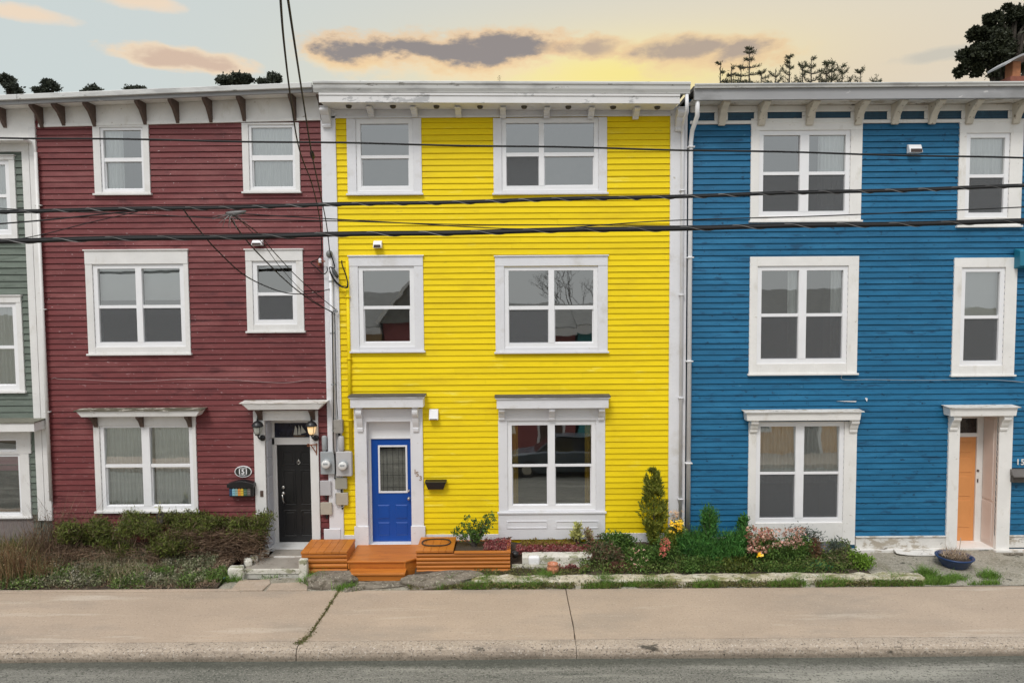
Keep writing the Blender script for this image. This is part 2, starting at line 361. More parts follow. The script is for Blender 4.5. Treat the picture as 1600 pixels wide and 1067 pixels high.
class House:
    def __init__(s, key, xl, xr, zb, label, name='row_house'):
        s.key = key; s.root = thing(name, ((xl+xr)/2, YF, zb), label, 'house', 'terraced row houses'); s.holes = []; HOUSES[key] = s
def window(H, cas, gx, gy, rail, trim, head=0, cu=None, scr=(), sill=True, Y=YF, hood=None, hgap=7, room=None, cbot=None, seed=1, proud=.045, tilt=0):
    """cas: casing rectangle px; gx: pane spans px; gy: glass top/bottom; rail: meeting rail px"""
    x0, x1, z0, z1 = RC(*cas)
    gs = [RC(a, gy[0], b, gy[1]) for a, b in gx]; gz0, gz1 = gs[0][2], gs[0][3]
    rz0, rz1 = RC(gx[0][0], rail[0], gx[0][1], rail[1])[2:] if rail else (gz0, gz0)
    fr = hgap/80.; fx0, fx1 = gs[0][0]-fr, gs[-1][1]+fr; fz0, fz1 = gz0-fr, gz1+fr
    if cbot is not None: cz0 = at((cas[0]+cas[2])/2, cbot, YF).z
    else: cz0 = z0
    H.holes.append((fx0, fx1, fz0, fz1))
    c = MB(); yf = Y-proud; yb = Y+.03
    c.box(x0, fx0, yf, yb, cz0, fz1).box(fx1, x1, yf, yb, cz0, fz1)
    c.box(x0, x1, yf-(.008 if head else 0), yb, fz1, z1)
    c.box(fx0, fx1, yf+.004, yb, cz0, fz0)
    if head: c.box(x0-.02, x1+.02, yf-.03, yb-.01, z1, z1+.025)
    if sill: c.box(x0-.025, x1+.025, yf-.035, yb-.02, cz0-.035, cz0)
    w = mk('window', c, trim, H.root, .003)
    s = MB(); a = Y-.018; b = Y+.09
    s.box(fx0, gs[0][0], a, b, fz0, fz1).box(gs[-1][1], fx1, a, b, fz0, fz1).box(gs[0][0], gs[-1][1], a, b, gz1, fz1).box(gs[0][0], gs[-1][1], a, b, fz0, gz0)
    for p, q in zip(gs, gs[1:]): s.box(p[1], q[0], a-.004, b, gz0, gz1)
    for p in gs:
        if not rail: continue
        s.box(p[0], p[1], a+.012, b-.01, rz0, rz1)
        t = .018; s.box(p[0], p[0]+t, Y+.018, b-.005, gz0, rz0).box(p[1]-t, p[1], Y+.018, b-.005, gz0, rz0).box(p[0]+t, p[1]-t, Y+.018, b-.005, gz0, gz0+t)
    mk('sash', s, M_VIN, w, .002)
    g = MB()
    for i, p in enumerate(gs):
        for (za, zb_, yy) in (((rz1, gz1, Y+.026), (gz0, rz0, Y+.052)) if rail else ((gz0, gz1, Y+.03),)):
            tl = (rnd.random()-.5)*.006; tt = (zb_-za)*math.tan(radians(tilt))
            g.add([(p[0],yy-tt*.5,za), (p[1],yy+tl-tt*.5,za), (p[1],yy+tl+tt*.5,zb_), (p[0],yy+tt*.5,zb_)], [(0,1,2,3)])
    mk('pane', g, M_GL, w)
    if scr:
        sm = MB()
        for i in scr: sm.box(gs[i][0]+.01, gs[i][1]-.01, Y+.008, Y+.010, gz0+.01, rz0)
        mk('insect_screen', sm, M_SCR, w)
    R = MB(); d = 1.5; X0, X1, Z0, Z1 = fx0-.25, fx1+.25, fz0-.3, fz1+.3; yi = Y+.1
    R.add([(X0,yi,Z0), (X1,yi,Z0), (X1,yi,Z1), (X0,yi,Z1), (X0,yi+d,Z0), (X1,yi+d,Z0), (X1,yi+d,Z1), (X0,yi+d,Z1)], [(4,5,6,7), (0,4,7,3), (1,2,6,5), (3,7,6,2), (0,1,5,4)])
    mk('room', R, room or M_DARK, w)
    if cu:
        mat = M_CURT
        for kind, a_, b_, t_, u_ in cu:   # fractions of the window width and height
            xx0, xx1 = fx0+(fx1-fx0)*a_, fx0+(fx1-fx0)*b_; zz1, zz0 = fz1-(fz1-fz0)*t_, fz1-(fz1-fz0)*u_
            if kind == 'y': mat = M_YCURT
            if kind == 'b':
                cm = MB(); cm.box(xx0, xx1, Y+.12, Y+.125, zz0, zz1); cm.box(xx0, xx1, Y+.113, Y+.132, zz0-.025, zz0+.001); mk('roller_blind', cm, M_BLIND, w)
            elif kind == 'p':
                cm = MB(); cm.box(xx0, xx1, Y+.16, Y+.165, zz0, zz1); mk('pink_panel', cm, M_PINK, w)
            else: mk('curtain', curtain_mesh(xx0, xx1, zz0, zz1, Y+.098, amp=.014, seed=seed, taper=.0), mat, w)
    if hood: hood_on(w, trim=trim, **hood)
    return w
def hood_on(parent, top, bot, x0, x1, trim=None, proj=.22, br=(), bbot=0, bw=7, bmat=None, kind='console', cap=None, crown=True, frieze=None, flare=0):
    """small projecting roof over an opening; top/bot are the px of its front edge"""
    yf = YF-proj
    a, b, zb, zt = RC(x0, top, x1, bot, yf)
    m_ = MB(); m_.hexa([(a+flare,yf,zb), (b-flare,yf,zb), (b-flare,YF-.02,zb), (a+flare,YF-.02,zb), (a,yf-flare*.3,zt), (b,yf-flare*.3,zt), (b,YF-.02,zt), (a,YF-.02,zt)])
    if crown: m_.box(a-.025, b+.025, yf-.03, YF-.02, zt, zt+.03)
    h = mk('hood', m_, trim, parent, .004)
    zc = zt+(.03 if crown else 0)
    cp = MB(); e = .03
    n = 14; vs = []
    for i in range(n+1):
        x = a-e-.01+(b-a+2*e+.02)*i/n; j = rnd.uniform(-.006, .006)
        vs += [(x, yf-.045+j, zc+.001), (x, yf-.045+j, zc+.014+j*.8), (x, YF-.02, zc+.03)]
    cp.add(vs, [(i*3, i*3+3, i*3+4, i*3+1) for i in range(n)]+[(i*3+1, i*3+4, i*3+5, i*3+2) for i in range(n)]+[(i*3, i*3+2, i*3+5, i*3+3) for i in range(n)])
    mk('hood_roof', cp, cap or M_SHING, parent)
    if frieze:
        fa, fb, fz, ft = RC(*frieze); m2 = MB(); m2.box(fa, fb, YF-.055, YF+.02, fz, zb-.002); mk('frieze', m2, trim, parent, .003)
    for bx in br:
        p = at(bx, bot, yf+.02); q = at(bx, bbot, YF-.06)
        w = bw/80/2; hh = zb-q.z
        m3 = MB(); m3.prism_x(bracket_poly(YF-.055, proj-.09, zb-.002, hh, kind), q.x-w, q.x+w)
        recalc(mk('bracket', m3, bmat or trim, parent, .003))
    return h
def corner_board(H, x0, x1, yt, yb, trim, proud=.05, name='corner_board', Y=YF):
    a, b, z0, z1 = RC(x0, yt, x1, yb)
    m_ = MB(); m_.box(a, b, Y-proud, Y+.05, z0, z1); return mk(name, m_, trim, H.root, .004)
def pipe(name, pts, r, mat, parent, n=10, clips=()):
    m_ = MB(); m_.tube(pts, r, n)
    for p in clips: m_.box(p[0]-r*1.5, p[0]+r*1.5, p[1]-r*1.3, YF-.02, p[2]-.012, p[2]+.012)
    return mk(name, m_, mat, parent, smooth=True)

# ============================================================ YELLOW HOUSE
xl = at(509, 500, YF).x; xr = at(1073, 500, YF).x
HY = House('y', xl, xr, .25, 'three-storey yellow clapboard row house with white trim and cobalt blue door')
zs1 = at(800, 183, YF).z
kw = dict(trim=M_WH)
window(HY, (543,186,659,303), [(564,639)], (194,292), (243,248), M_WH, seed=1, room=M_ROOMW)
window(HY, (771,185,948,302), [(791,842), (850,928)], (193,291), (239,245), M_WH, scr=(0,), seed=2, room=M_ROOMW)
w = window(HY, (547,401,662,548), [(568,641)], (423,535), (478,483), M_WH, head=1, seed=3)
window(HY, (774,401,949,549), [(795,857), (866,927)], (423,536), (478,484), M_WH, head=1, scr=(0,), seed=4)
w1 = window(HY, (779,656,945,798), [(800,856), (867,924)], (664,789), (725,729), M_WH, sill=True, seed=5, cu=[('y',.02,.12,0,1), ('y',.88,.98,0,1)], tilt=2.6,
       hood=dict(top=623, bot=638, x0=776, x1=951, proj=.25, br=(784,862,939), bbot=656, bw=9, frieze=(779,638,945,656)))
x0, x1, z0, z1 = RC(779, 801, 945, 841)
m_ = MB(); m_.box(x0, x1, YF-.05, YF+.02, z0, z1)
mk('apron_panel', m_, M_WH, w1, .003)
m_ = MB()
for a, b in ((792,855), (868,935)):
    p0, p1, q0, q1 = RC(a, 812, b, 824); t = .02
    m_.box(p0, p1, YF-.062, YF-.049, q1-t, q1).box(p0, p1, YF-.062, YF-.049, q0, q0+t).box(p0, p0+t, YF-.062, YF-.049, q0+t, q1-t).box(p1-t, p1, YF-.062, YF-.049, q0+t, q1-t)
mk('panel_moulding', m_, M_WH, w1, .003)
# --- door and its surround
dx0, dx1, dz0, dz1 = RC(575, 658, 643, 850)
dz0 = .27; YD = YF+.14
HY.holes.append((dx0, dx1, .2, dz1))
sur = MB()
lx0 = RC(556,658,575,850)[0]; rx1 = RC(643,658,662,850)[1]
sur.box(lx0, dx0, YF-.06, YF+.02, .25, dz1).box(dx1, rx1, YF-.06, YF+.02, .25, dz1)
pz = at(600, 820, YF).z
sur.box(lx0-.03, dx0+.012, YF-.085, YF-.055, .25, pz).box(dx1-.012, rx1+.03, YF-.085, YF-.055, .25, pz)
sur.box(lx0, rx1, YF-.06, YF+.02, dz1, at(600, 638, YF).z)
sur.box(dx0-.04, dx0, YF+.02, YD+.1, .25, dz1).box(dx1, dx1+.04, YF+.02, YD+.1, .25, dz1).box(dx0, dx1, YF+.02, YD+.1, dz1, dz1+.05)
ds = mk('door_surround', sur, M_WH, HY.root, .004)
hood_on(ds, 622, 637, 547, 661, trim=M_WH, proj=.26, br=(563,650), bbot=674, bw=9)
a0, a1, b0, b1 = RC(575, 658, 643, 680, YD); ddz1 = RC(580, 685, 643, 847, YD)[3]
m_ = MB(); m_.box(dx0, dx1, YD-.01, YD+.05, ddz1+.03, dz1).box(dx0, dx1, YD-.03, YD+.05, ddz1, ddz1+.03).box(dx0, dx0+.045, YD-.02, YD+.05, .27, ddz1).box(dx0, dx1, YF-.02, YD+.05, .24, .285)
mk('door_frame', m_, M_VIN, ds, .003)
lt = RC(594, 698, 634, 767, YD)
X0, X1, Z0, Z1 = dx0+.047, dx1, .287, ddz1-.002
m_ = MB(); lx, lX, lz, lZ = lt
m_.box(X0, lx, YD, YD+.045, Z0, Z1).box(lX, X1, YD, YD+.045, Z0, Z1).box(lx, lX, YD, YD+.045, Z0, lz).box(lx, lX, YD, YD+.045, lZ, Z1)
for (a, b) in ((.13,.43), (.57,.87)):
    for (c, d) in ((.06,.19), (.22,.36)):
        px0, px1 = X0+(X1-X0)*a, X0+(X1-X0)*b; pz0, pz1 = Z0+(Z1-Z0)*c, Z0+(Z1-Z0)*d
        m_.hexa([(px0,YD-.0005,pz0), (px1,YD-.0005,pz0), (px1-.02,YD-.010,pz0+.02), (px0+.02,YD-.010,pz0+.02), (px0,YD-.0005,pz1), (px1,YD-.0005,pz1), (px1-.02,YD-.010,pz1-.02), (px0+.02,YD-.010,pz1-.02)])
door = mk('door', m_, M_BDR, HY.root, .002)
m_ = MB(); t = .035
m_.box(lx-t, lX+t, YD-.015, YD+.02, lZ, lZ+t).box(lx-t, lX+t, YD-.015, YD+.02, lz-t, lz).box(lx-t, lx, YD-.015, YD+.02, lz, lZ).box(lX, lX+t, YD-.015, YD+.02, lz, lZ)
mk('glass_frame', m_, M_VIN, door, .003)
m_ = MB(); m_.add([(lx,YD+.012,lz), (lX,YD+.012,lz), (lX,YD+.012,lZ), (lx,YD+.012,lZ)], [(0,1,2,3)]); mk('pane', m_, M_GL, door)
m_ = MB(); w_ = lX-lx; h_ = lZ-lz
for fx in (.12,.27,.5,.73,.88): m_.box(lx+w_*fx-.003, lx+w_*fx+.003, YD+.004, YD+.011, lz, lZ)
for fz in (.08,.36,.62,.92): m_.box(lx, lX, YD+.003, YD+.010, lz+h_*fz-.003, lz+h_*fz+.003)
mk('leading', m_, M_BLACKP, door)
m_ = MB(); m_.add([(lx-.1,YD+.3,lz-.1), (lX+.1,YD+.3,lz-.1), (lX+.1,YD+.3,lZ+.1), (lx-.1,YD+.3,lZ+.1), (lx-.1,YD+.046,lz-.1), (lX+.1,YD+.046,lz-.1), (lX+.1,YD+.046,lZ+.1), (lx-.1,YD+.046,lZ+.1)], [(0,1,2,3), (0,4,5,1), (3,2,6,7), (0,3,7,4), (1,5,6,2)])
mk('hallway', m_, surf('hall_curtain', (.22,.2,.16), .9, .3, 6, (4,1,1)), door)
for py, r, nm in ((766,.022,'deadbolt'), (778,.03,'handle')):
    m_ = MB(); p = at(640.5, py, YD); m_.lathe([(r*1.0,0), (r,-.01), (r*.35,-.015), (r*.35,-.035), (r*.8,-.045), (r*.9,-.06), (r*.5,-.07)], (p.x-.02, YD, p.z), 'y', 14)
    mk(nm, m_, M_METAL, door, smooth=True)
# --- corner boards, base board, cornice
corner_board(HY, 509, 531.5, 168, 846, M_WH, .055)
corner_board(HY, 1045, 1071, 168, 842, M_WH, .055)
for xc in (509, 531.5), (1045, 1071):   # ornamental console on the capital, base plinth
    a, b, z0, z1 = RC(xc[0], 800, xc[1], 846); m_ = MB(); m_.box(a-.02, b+.02, YF-.075, YF-.054, z0, z0+.28); mk('plinth', m_, M_WH, HY.root, .004)
x0, x1 = at(540, 835, YF).x, at(1043, 835, YF).x
zb = at(800, 833, YF).z
m_ = MB(); dr = RC(552,658,667,850)
pn = RC(779,800,945,841)
for u, v in ((x0-.1, dr[0]+.04), (dr[1]-.03, pn[0]), (pn[1], x1)):
    m_ = MB(); m_.box(u, v, YF-.04, YF+.02, .15, zb); mk('base_board', m_, M_WH, HY.root, .003)
YC = 12.87
gx0 = at(489, 140, YC).x; gx1 = at(1079, 140, YC).x
gl, gr_ = at(489, 126, YC).z, at(1079, 128, YC).z; dz = gr_-gl
ft = at(489, 146, YC+.04).z - gl; fb = at(489, 160, YC+.04).z - gl
m_ = MB()
m_.prism_x([(YC,gl), (YC-.02,gl-.01), (YC-.02,gl-.05), (YC,gl-.07), (YC+.005,gl-.13), (YC+.025,gl-.18), (YC+.03,gl-.205), (YC+.12,gl-.205), (YC+.12,gl-.01)], gx0, gx1, dz)
recalc(mk('gutter', m_, M_GUT, HY.root, .004))
m_ = MB(); fx0 = gx0+.09; fx1 = gx1-.18
m_.prism_x([(YC+.05,gl-.206), (YC+.05,gl+fb), (YC+.09,gl+fb), (YC+.09,gl-.206)], fx0, fx1, dz)
m_.prism_x([(YC+.035,gl-.206), (YC+.035,gl-.25), (YC+.05,gl-.25), (YC+.05,gl-.206)], fx0, fx1, dz)
recalc(mk('fascia', m_, surf('patchy_fascia_paint', (.70,.69,.68), .55, .05, 3, (1,1,1), .2, 35, [((.43,.43,.43), 2.4, .56, .04, (.7,1,1.5))]), HY.root, .003))
zs = gl+fb+.02
m_ = MB(); m_.beam(fx0+.01, fx1-.01, YC+.091, YF-.02, zs, zs+.02, zs+dz, zs+.02+dz)
mk('soffit', m_, M_WH, HY.root)
zf0 = at(800, 183, YF).z
m_ = MB(); m_.beam(fx0+.04, fx1-.02, YF-.04, YF+.02, zf0, zs-.001, zf0, zs+dz-.001)
m_.box(fx0+.04, fx1-.02, YF-.055, YF-.039, zs-.10+min(dz,0), zs-.06+min(dz,0))
mk('frieze', m_, M_WH, HY.root, .003)
for i, bx in enumerate((510,580,648,716.5,786,854,923,993,1062)):
    big = i in (0, 8); p = at(bx, 175, YF-.1); w_ = .055 if not big else .08; hh = zs-at(bx, 182 if not big else 200, YF-.06).z
    m_ = MB(); m_.prism_x(bracket_poly(YF-.056, .30 if not big else .26, zs-.003+dz*i/8, hh), p.x-w_, p.x+w_); recalc(mk('bracket', m_, M_WH, HY.root, .004))
for i, vx in enumerate((545,614,682,750,819,888,958,1027)):
    p = at(vx, 164.5, YF-.3); m_ = MB(); m_.lathe([(.058,0), (.056,-.02), (.045,-.045), (.02,-.055)], (p.x, YF-.3, zs-.001+dz*i/8), 'z', 14)
    mk('soffit_vent', m_, surf('vent_brown', (.07,.06,.045), .6), HY.root, smooth=True)
holes = HY.holes
mk('siding', siding(at(531, 500, YF).x, at(1046, 500, YF).x, zb-.01, zs1+.01, holes, 3, .1148, .0055), M_YEL, HY.root)
mk('wall', wall_core(xl+.03, at(1068,500,YF).x, -.2, zs+.02, holes, YF+.007, 21.5), M_YEL, HY.root)
m_ = MB(); m_.box(fx0+.05, fx1-.03, YF-.03, 21.4, zs+.021, gl-.12); mk('parapet', m_, M_WH, HY.root)
m_ = MB(); m_.beam(gx0+.02, gx1-.02, YC+.121, 21.6, gl-.11, gl-.02, gl-.11+dz, gl-.02+dz); mk('roof', m_, M_SHING, HY.root)
# conduit painted yellow, downspout at the right
m_ = MB(); c0, c1 = at(543.5, 408, YF), at(543.5, 706, YF)
pipe('conduit', [(c0.x,YF-.055,c0.z), (c0.x,YF-.055,c1.z)], .032, M_YEL, HY.root, clips=[(c0.x,YF-.055,c0.z-k) for k in (.7,1.9,3.1)])
t0 = at(1073, 148, YC+.06); t1 = at(1073, 175, YC+.1); t2 = at(1066.5, 196, YF-.12); t3 = at(1067, 215, YF-.1); t4 = at(1067, 840, YF-.1)
pipe('downspout', [(t0.x,YC+.06,t0.z), (t1.x,YC+.07,t1.z), (t2.x,YF-.14,t2.z), (t3.x,YF-.09,t3.z), (t3.x,YF-.09,t4.z)], .034, M_WH, HY.root, clips=[(t3.x,YF-.09,t3.z-k) for k in (1,3,5,7)])

# ============================================================ RED HOUSE
rl = at(69, 500, YF).x; rr = at(512, 500, YF).x-.02
HR = House('r', rl, rr, .1, 'dark red clapboard row house with brown eave brackets and black front door')
window(HR, (148,194,235,303), [(163,222)], (204,296), (247,253), M_WR, cu=[('c',.0,.45,0,1)], hgap=4, seed=11, room=M_ROOMW)
window(HR, (380,193,469,300), [(394,458)], (200,293), (243,251), M_WR, cu=[('c',0,1,.02,1)], hgap=4, seed=12, room=M_ROOMW)
window(HR, (137,392,297,552), [(155,214), (223.5,283)], (420,535), (477,482), M_WR, head=1, scr=(0,1), hgap=7, seed=13, cu=[('b',0,1,0,.42)])
window(HR, (386,391,475,517), [(403,457.5)], (415,500), (457,462), M_WR, head=1, scr=(0,), hgap=7, seed=14)
window(HR, (150,663,309,797), [(165,223.5), (236,297.5)], (668,790), (725,730), M_WR, sill=True, cu=[('c',.04,.5,.02,.98), ('c',.56,1,.02,.98)], hgap=6, seed=15,
   tilt=2.6, hood=dict(top=642, bot=651, x0=120, x1=313, proj=.26, br=(150,222,297), bbot=667, bw=6, bmat=M_BRN, kind='wedge', cap=M_CAPD, crown=False, flare=.08, frieze=(151,650,307,664)))
# door recess
dx0, dx1, _, dz1 = RC(417, 656, 487, 862); YD = YF+.38; zfl = .19
HR.holes.append((dx0, dx1, 0, dz1))
p0 = RC(400, 656, 417, 862)[0]; p1 = RC(487, 656, 500, 862)[1]
m_ = MB(); m_.box(p0, dx0, YF-.055, YF+.02, .08, dz1).box(dx1, p1, YF-.055, YF+.02, .12, dz1).box(p0, p1, YF-.055, YF+.02, dz1, at(450, 641, YF).z)
sr = mk('door_surround', m_, M_WR, HR.root, .004)
hood_on(sr, 630, 640, 378, 507, trim=M_WR, proj=.27, br=(407,489), bbot=656, bw=7, bmat=M_BRN, kind='wedge', cap=M_PEEL, crown=False, flare=.12)
m_ = MB(); m_.box(dx0-.04, dx0, YF+.02, YD+.1, .1, dz1).box(dx1, dx1+.04, YF+.02, YD+.1, .1, dz1).box(dx0, dx1, YF+.02, YD+.1, dz1, dz1+.04)
n = 7
for i in range(n):     # panelled reveal boards
    za = .2+(dz1-.25)*i/n; m_.box(dx0-.001, dx0+.012, YF+.06, YD-.06, za+.02, za+(dz1-.25)/n-.02)
mk('reveal', m_, surf('grey_white_reveal', (.55,.56,.6), .5, .06), sr, .003)
tz0 = RC(434, 660, 481, 683, YD); db = RC(436, 694, 487, 852, YD)
m_ = MB(); m_.box(dx0, dx1, YD-.03, YD+.05, tz0[3], dz1).box(dx0, dx1, YD-.03, YD+.05, db[3], tz0[2]).box(dx0, dx0+.05, YD-.03, YD+.05, zfl, tz0[3]).box(dx0+.05, dx0+.085, YD-.015, YD+.05, zfl, db[3])
m_.box(dx0, dx1, YF+.0, YD+.05, zfl-.04, zfl+.012)
mk('door_frame', m_, M_WR, sr, .003)
m_ = MB(); m_.add([(dx0+.05,YD,tz0[2]), (dx1,YD,tz0[2]), (dx1,YD,tz0[3]), (dx0+.05,YD,tz0[3])], [(0,1,2,3)])
tg = mk('transom', m_, surf('stained_glass_navy', (.012,.014,.03), .08, .6, 9, bump=.1), sr)
m_ = MB(); cx = at(467, 672, YD).x; cz = at(467, 679, YD).z
def tri(mb, *p): mb.prism_y(list(p), YD-.008, YD-.003)
tri(m_, (cx-.11,cz), (cx-.03,cz-.005), (cx-.035,cz+.13), (cx-.07,cz+.19)); tri(m_, (cx-.02,cz), (cx+.04,cz), (cx+.03,cz+.12), (cx-.0,cz+.2)); tri(m_, (cx+.045,cz+.02), (cx+.15,cz+.045), (cx+.05,cz+.19))
mk('ship_sails', m_, surf('pale_stained_glass', (.5,.5,.45), .3, .1), sr)
m_ = MB(); m_.prism_y([(cx-.12,cz-.01), (cx-.09,cz-.05), (cx+.1,cz-.05), (cx+.15,cz-.008)], YD-.008, YD-.003); m_.box(cx-.125, cx-.12, YD-.008, YD-.003, cz, cz+.1)
mk('ship_hull', m_, surf('bronze_stained_glass', (.09,.05,.03), .3, .1), sr)
X0, X1, Z0, Z1 = dx0+.087, dx1, zfl+.014, db[3]-.002
m_ = MB(); m_.box(X0, X1, YD, YD+.045, Z0, Z1)
for (a, b) in ((.14,.46), (.58,.9)):
    for (c, d) in ((.06,.33), (.38,.74), (.79,.93)):
        q0, q1 = X0+(X1-X0)*a, X0+(X1-X0)*b; r0, r1 = Z0+(Z1-Z0)*c, Z0+(Z1-Z0)*d
        t = .02
        m_.box(q0, q1, YD-.010, YD+.001, r0, r0+t).box(q0, q1, YD-.010, YD+.001, r1-t, r1).box(q0, q0+t, YD-.010, YD+.001, r0+t, r1-t).box(q1-t, q1, YD-.010, YD+.001, r0+t, r1-t)
        m_.box(q0+.05, q1-.05, YD-.008, YD+.001, r0+.05, r1-.05)
dR = mk('door', m_, M_BLK, HR.root, .004)
p = at(443, 771, YD); m_ = MB(); m_.lathe([(.033,0), (.033,-.012), (.02,-.02)], (p.x, YD, p.z+.13), 'y', 14); mk('deadbolt', m_, M_METAL, dR, smooth=True)
m_ = MB(); m_.lathe([(.035,0), (.035,-.012), (.02,-.03)], (p.x, YD, p.z+.01), 'y', 14)
m_.tube([(p.x,YD-.02,p.z+.01), (p.x,YD-.07,p.z-.02), (p.x+.01,YD-.08,p.z-.08), (p.x+.015,YD-.05,p.z-.15), (p.x+.015,YD-.01,p.z-.19)], [.012,.016,.013,.011,.02], 8)
mk('handle', m_, M_METAL, dR, smooth=True)
p = at(467, 722, YD); m_ = MB(); m_.lathe([(.022,0), (.024,-.012), (.01,-.022)], (p.x, YD, p.z+.03), 'y', 12)
m_.tube([(p.x+.03*cos(a), YD-.016, p.z-.0+.035*sin(a)) for a in [2*pi*i/12 for i in range(13)]], .006, 6).lathe([(.012,0), (.014,-.02), (.004,-.026)], (p.x, YD, p.z-.035), 'y', 10).lathe([(.008,0), (.01,-.02), (.004,-.026)], (p.x, YD, p.z+.06), 'y', 10)
mk('knocker', m_, M_METAL, dR, smooth=True)
# walls, cornice (it sags to the left)
ZT = at(350, 192, YF).z+.05
ztl, ztr = at(69, 200, YF).z, at(505, 189, YF).z
mk('siding', siding(rl, rr, .3, max(ztl, ztr)+.05, HR.holes, 5, .1115, .014), M_RED, HR.root)
mk('wall', wall_core(rl-.01, rr-.0, -.2, at(90,165,YF).z, HR.holes, YF+.007, 21), M_RED, HR.root)
YR = YF-.42
cl, cr = at(0, 150, YR), at(488, 130, YR)
fl_, fr_ = at(0, 164, YR), at(488, 144, YR)
X0, X1 = at(30, 160, YR).x, cr.x; X0r = X0
def lerp(a, b, t): return a+(b-a)*t
def zc(px, a, b): return lerp(a, b, (px-cl.x)/(cr.x-cl.x))
m_ = MB(); m_.beam(X0, X1, YR, YR+.05, zc(X0,fl_.z,fr_.z), zc(X0,cl.z,cr.z)-.04, fr_.z, cr.z-.04)
mk('fascia', m_, M_GREYC, HR.root, .003)
m_ = MB(); m_.beam(X0, X1, YR-.06, YR, zc(X0,cl.z,cr.z)-.10, zc(X0,cl.z,cr.z), cr.z-.10, cr.z)
mk('gutter', m_, M_GUT, HR.root, .01)
m_ = MB(); m_.beam(X0, X1, YR+.051, YF, zc(X0,fl_.z,fr_.z)+.03, zc(X0,fl_.z,fr_.z)+.05, fr_.z+.03, fr_.z+.05)
mk('soffit', m_, M_WB, HR.root)
m_ = MB(); m_.beam(at(62,195,YF).x, rr+.06, YF-.04, YF+.02, ztl, zc(at(62,195,YF).x,fl_.z,fr_.z)+.03, ztr, fr_.z+.03)
m_.beam(at(62,195,YF).x, rr+.06, YF-.055, YF-.039, ztl, ztl+.06, ztr, ztr+.06)
mk('frieze', m_, M_WB, HR.root, .003)
m_ = MB(); m_.beam(X0, X1-.02, YR+.05, 21.1, zc(X0,cl.z,cr.z)-.09, zc(X0,cl.z,cr.z)-.01, cr.z-.09, cr.z-.01); mk('roof', m_, M_SHING, HR.root)
for bx, tx, ty, by in ((66,47,169,200), (100,89,168,197), (148,133,165,198), (227,212,162,195), (278,266,160,193), (330,319,158,192), (382,372,156,190), (461,455,155,189), (504,497,152,188)):
    p = at(bx, by, YF-.05); zt = zc(p.x, fl_.z, fr_.z)+.028
    m_ = MB(); m_.prism_x(bracket_poly(YF-.041, .33, zt, zt-p.z, 'wedge'), p.x-.03, p.x+.03); recalc(mk('bracket', m_, M_BRN, HR.root, .003))
# corner board between green and red, plus the pipe beside it
corner_board(HR, 60.7, 71, 200, 812, M_WR, .06)

# ============================================================ BLUE HOUSE
bl = at(1074, 500, YF).x+.015; br_ = at(1760, 500, YF).x
HB = House('b', bl, br_, .1, 'weathered blue clapboard row house with cream trim and peach orange door')
BT = M_WB
window(HB, (1172,186,1345,345), [(1192,1249), (1263,1320)], (212,331), (269,274), BT, scr=(0,1), cu=[('c',.68,1,0,1)], seed=21)
window(HB, (1496,187,1595,353), [(1514,1568)], (216,333), (273,278), BT, scr=(0,), cu=[('c',0,1,0,.55)], seed=22)
window(HB, (1170,401,1339,583), [(1189,1247), (1259,1316)], (423,561), (490,495), BT, scr=(0,1), cu=[('c',.36,.5,0,1), ('c',.84,1,0,1)], seed=23)
window(HB, (1487,403,1585,585), [(1506,1560)], (425,564), (493,498), BT, scr=(0,), cu=[('b',0,1,0,.5)], seed=24)
window(HB, (1168,658,1336,838), [(1187,1242), (1255,1310)], (666,809), (737,741), BT, cbot=850, scr=(0,1), cu=[('c',0,.5,0,.62), ('c',.505,1,0,.62)], seed=25, sill=False,
   tilt=2.6, hood=dict(top=644, bot=657, x0=1166, x1=1346, proj=.2, br=(1177,1333), bbot=675, bw=12, cap=M_PEEL, crown=False, flare=.02))
dx0, dx1, _, dz1 = RC(1495, 650, 1556, 850); YD = YF+.42; zfl = .10
HB.holes.append((dx0, dx1, 0, dz1))
p0 = RC(1478, 650, 1495, 850)[0]; p1 = RC(1556, 650, 1577, 850)[1]
m_ = MB(); m_.box(p0, dx0, YF-.06, YF+.02, .1, dz1).box(dx1, p1, YF-.06, YF+.02, .1, dz1).box(p0, p1, YF-.06, YF+.02, dz1, dz1+.06)
sb = mk('door_surround', m_, BT, HB.root, .004)
hood_on(sb, 637, 650, 1484, 1590, trim=BT, proj=.24, br=(1489,1567), bbot=672, bw=12, cap=M_PEEL, crown=False, flare=.02)
m_ = MB(); m_.box(dx0-.04, dx0, YF+.02, YD+.1, .1, dz1).box(dx0, dx1, YF+.02, YD+.1, dz1, dz1+.04).box(dx1, dx1+.04, YF+.02, YD+.1, .1, dz1)
m_.box(dx1-.012, dx1+.001, YF+.08, YD-.05, .2, 1.0).box(dx1-.012, dx1+.001, YF+.08, YD-.05, 1.05, dz1-.1)
mk('reveal', m_, surf('pink_white_reveal', (.68,.58,.52), .6, .05, spots=[((.4,.33,.27), 20, .7, .05, (1,1,1))]), sb, .003)
tz = RC(1498, 653, 1527, 676, YD); db = RC(1490, 682, 1523, 843, YD)
fx = db[1]
m_ = MB(); m_.box(fx, fx+.16, YD-.03, YD+.05, zfl, dz1).box(dx0, fx, YD-.03, YD+.05, tz[3], dz1).box(dx0, fx, YD-.03, YD+.05, db[3], tz[2]).box(dx0, dx1, YF-.02, YD+.05, zfl-.05, zfl+.02)
mk('door_frame', m_, BT, sb, .003)
m_ = MB(); m_.box(dx0, fx, YD, YD+.01, tz[2], tz[3]); mk('transom', m_, surf('dark_transom_glass', (.02,.015,.013), .08, .4, 9, bump=.05), sb)
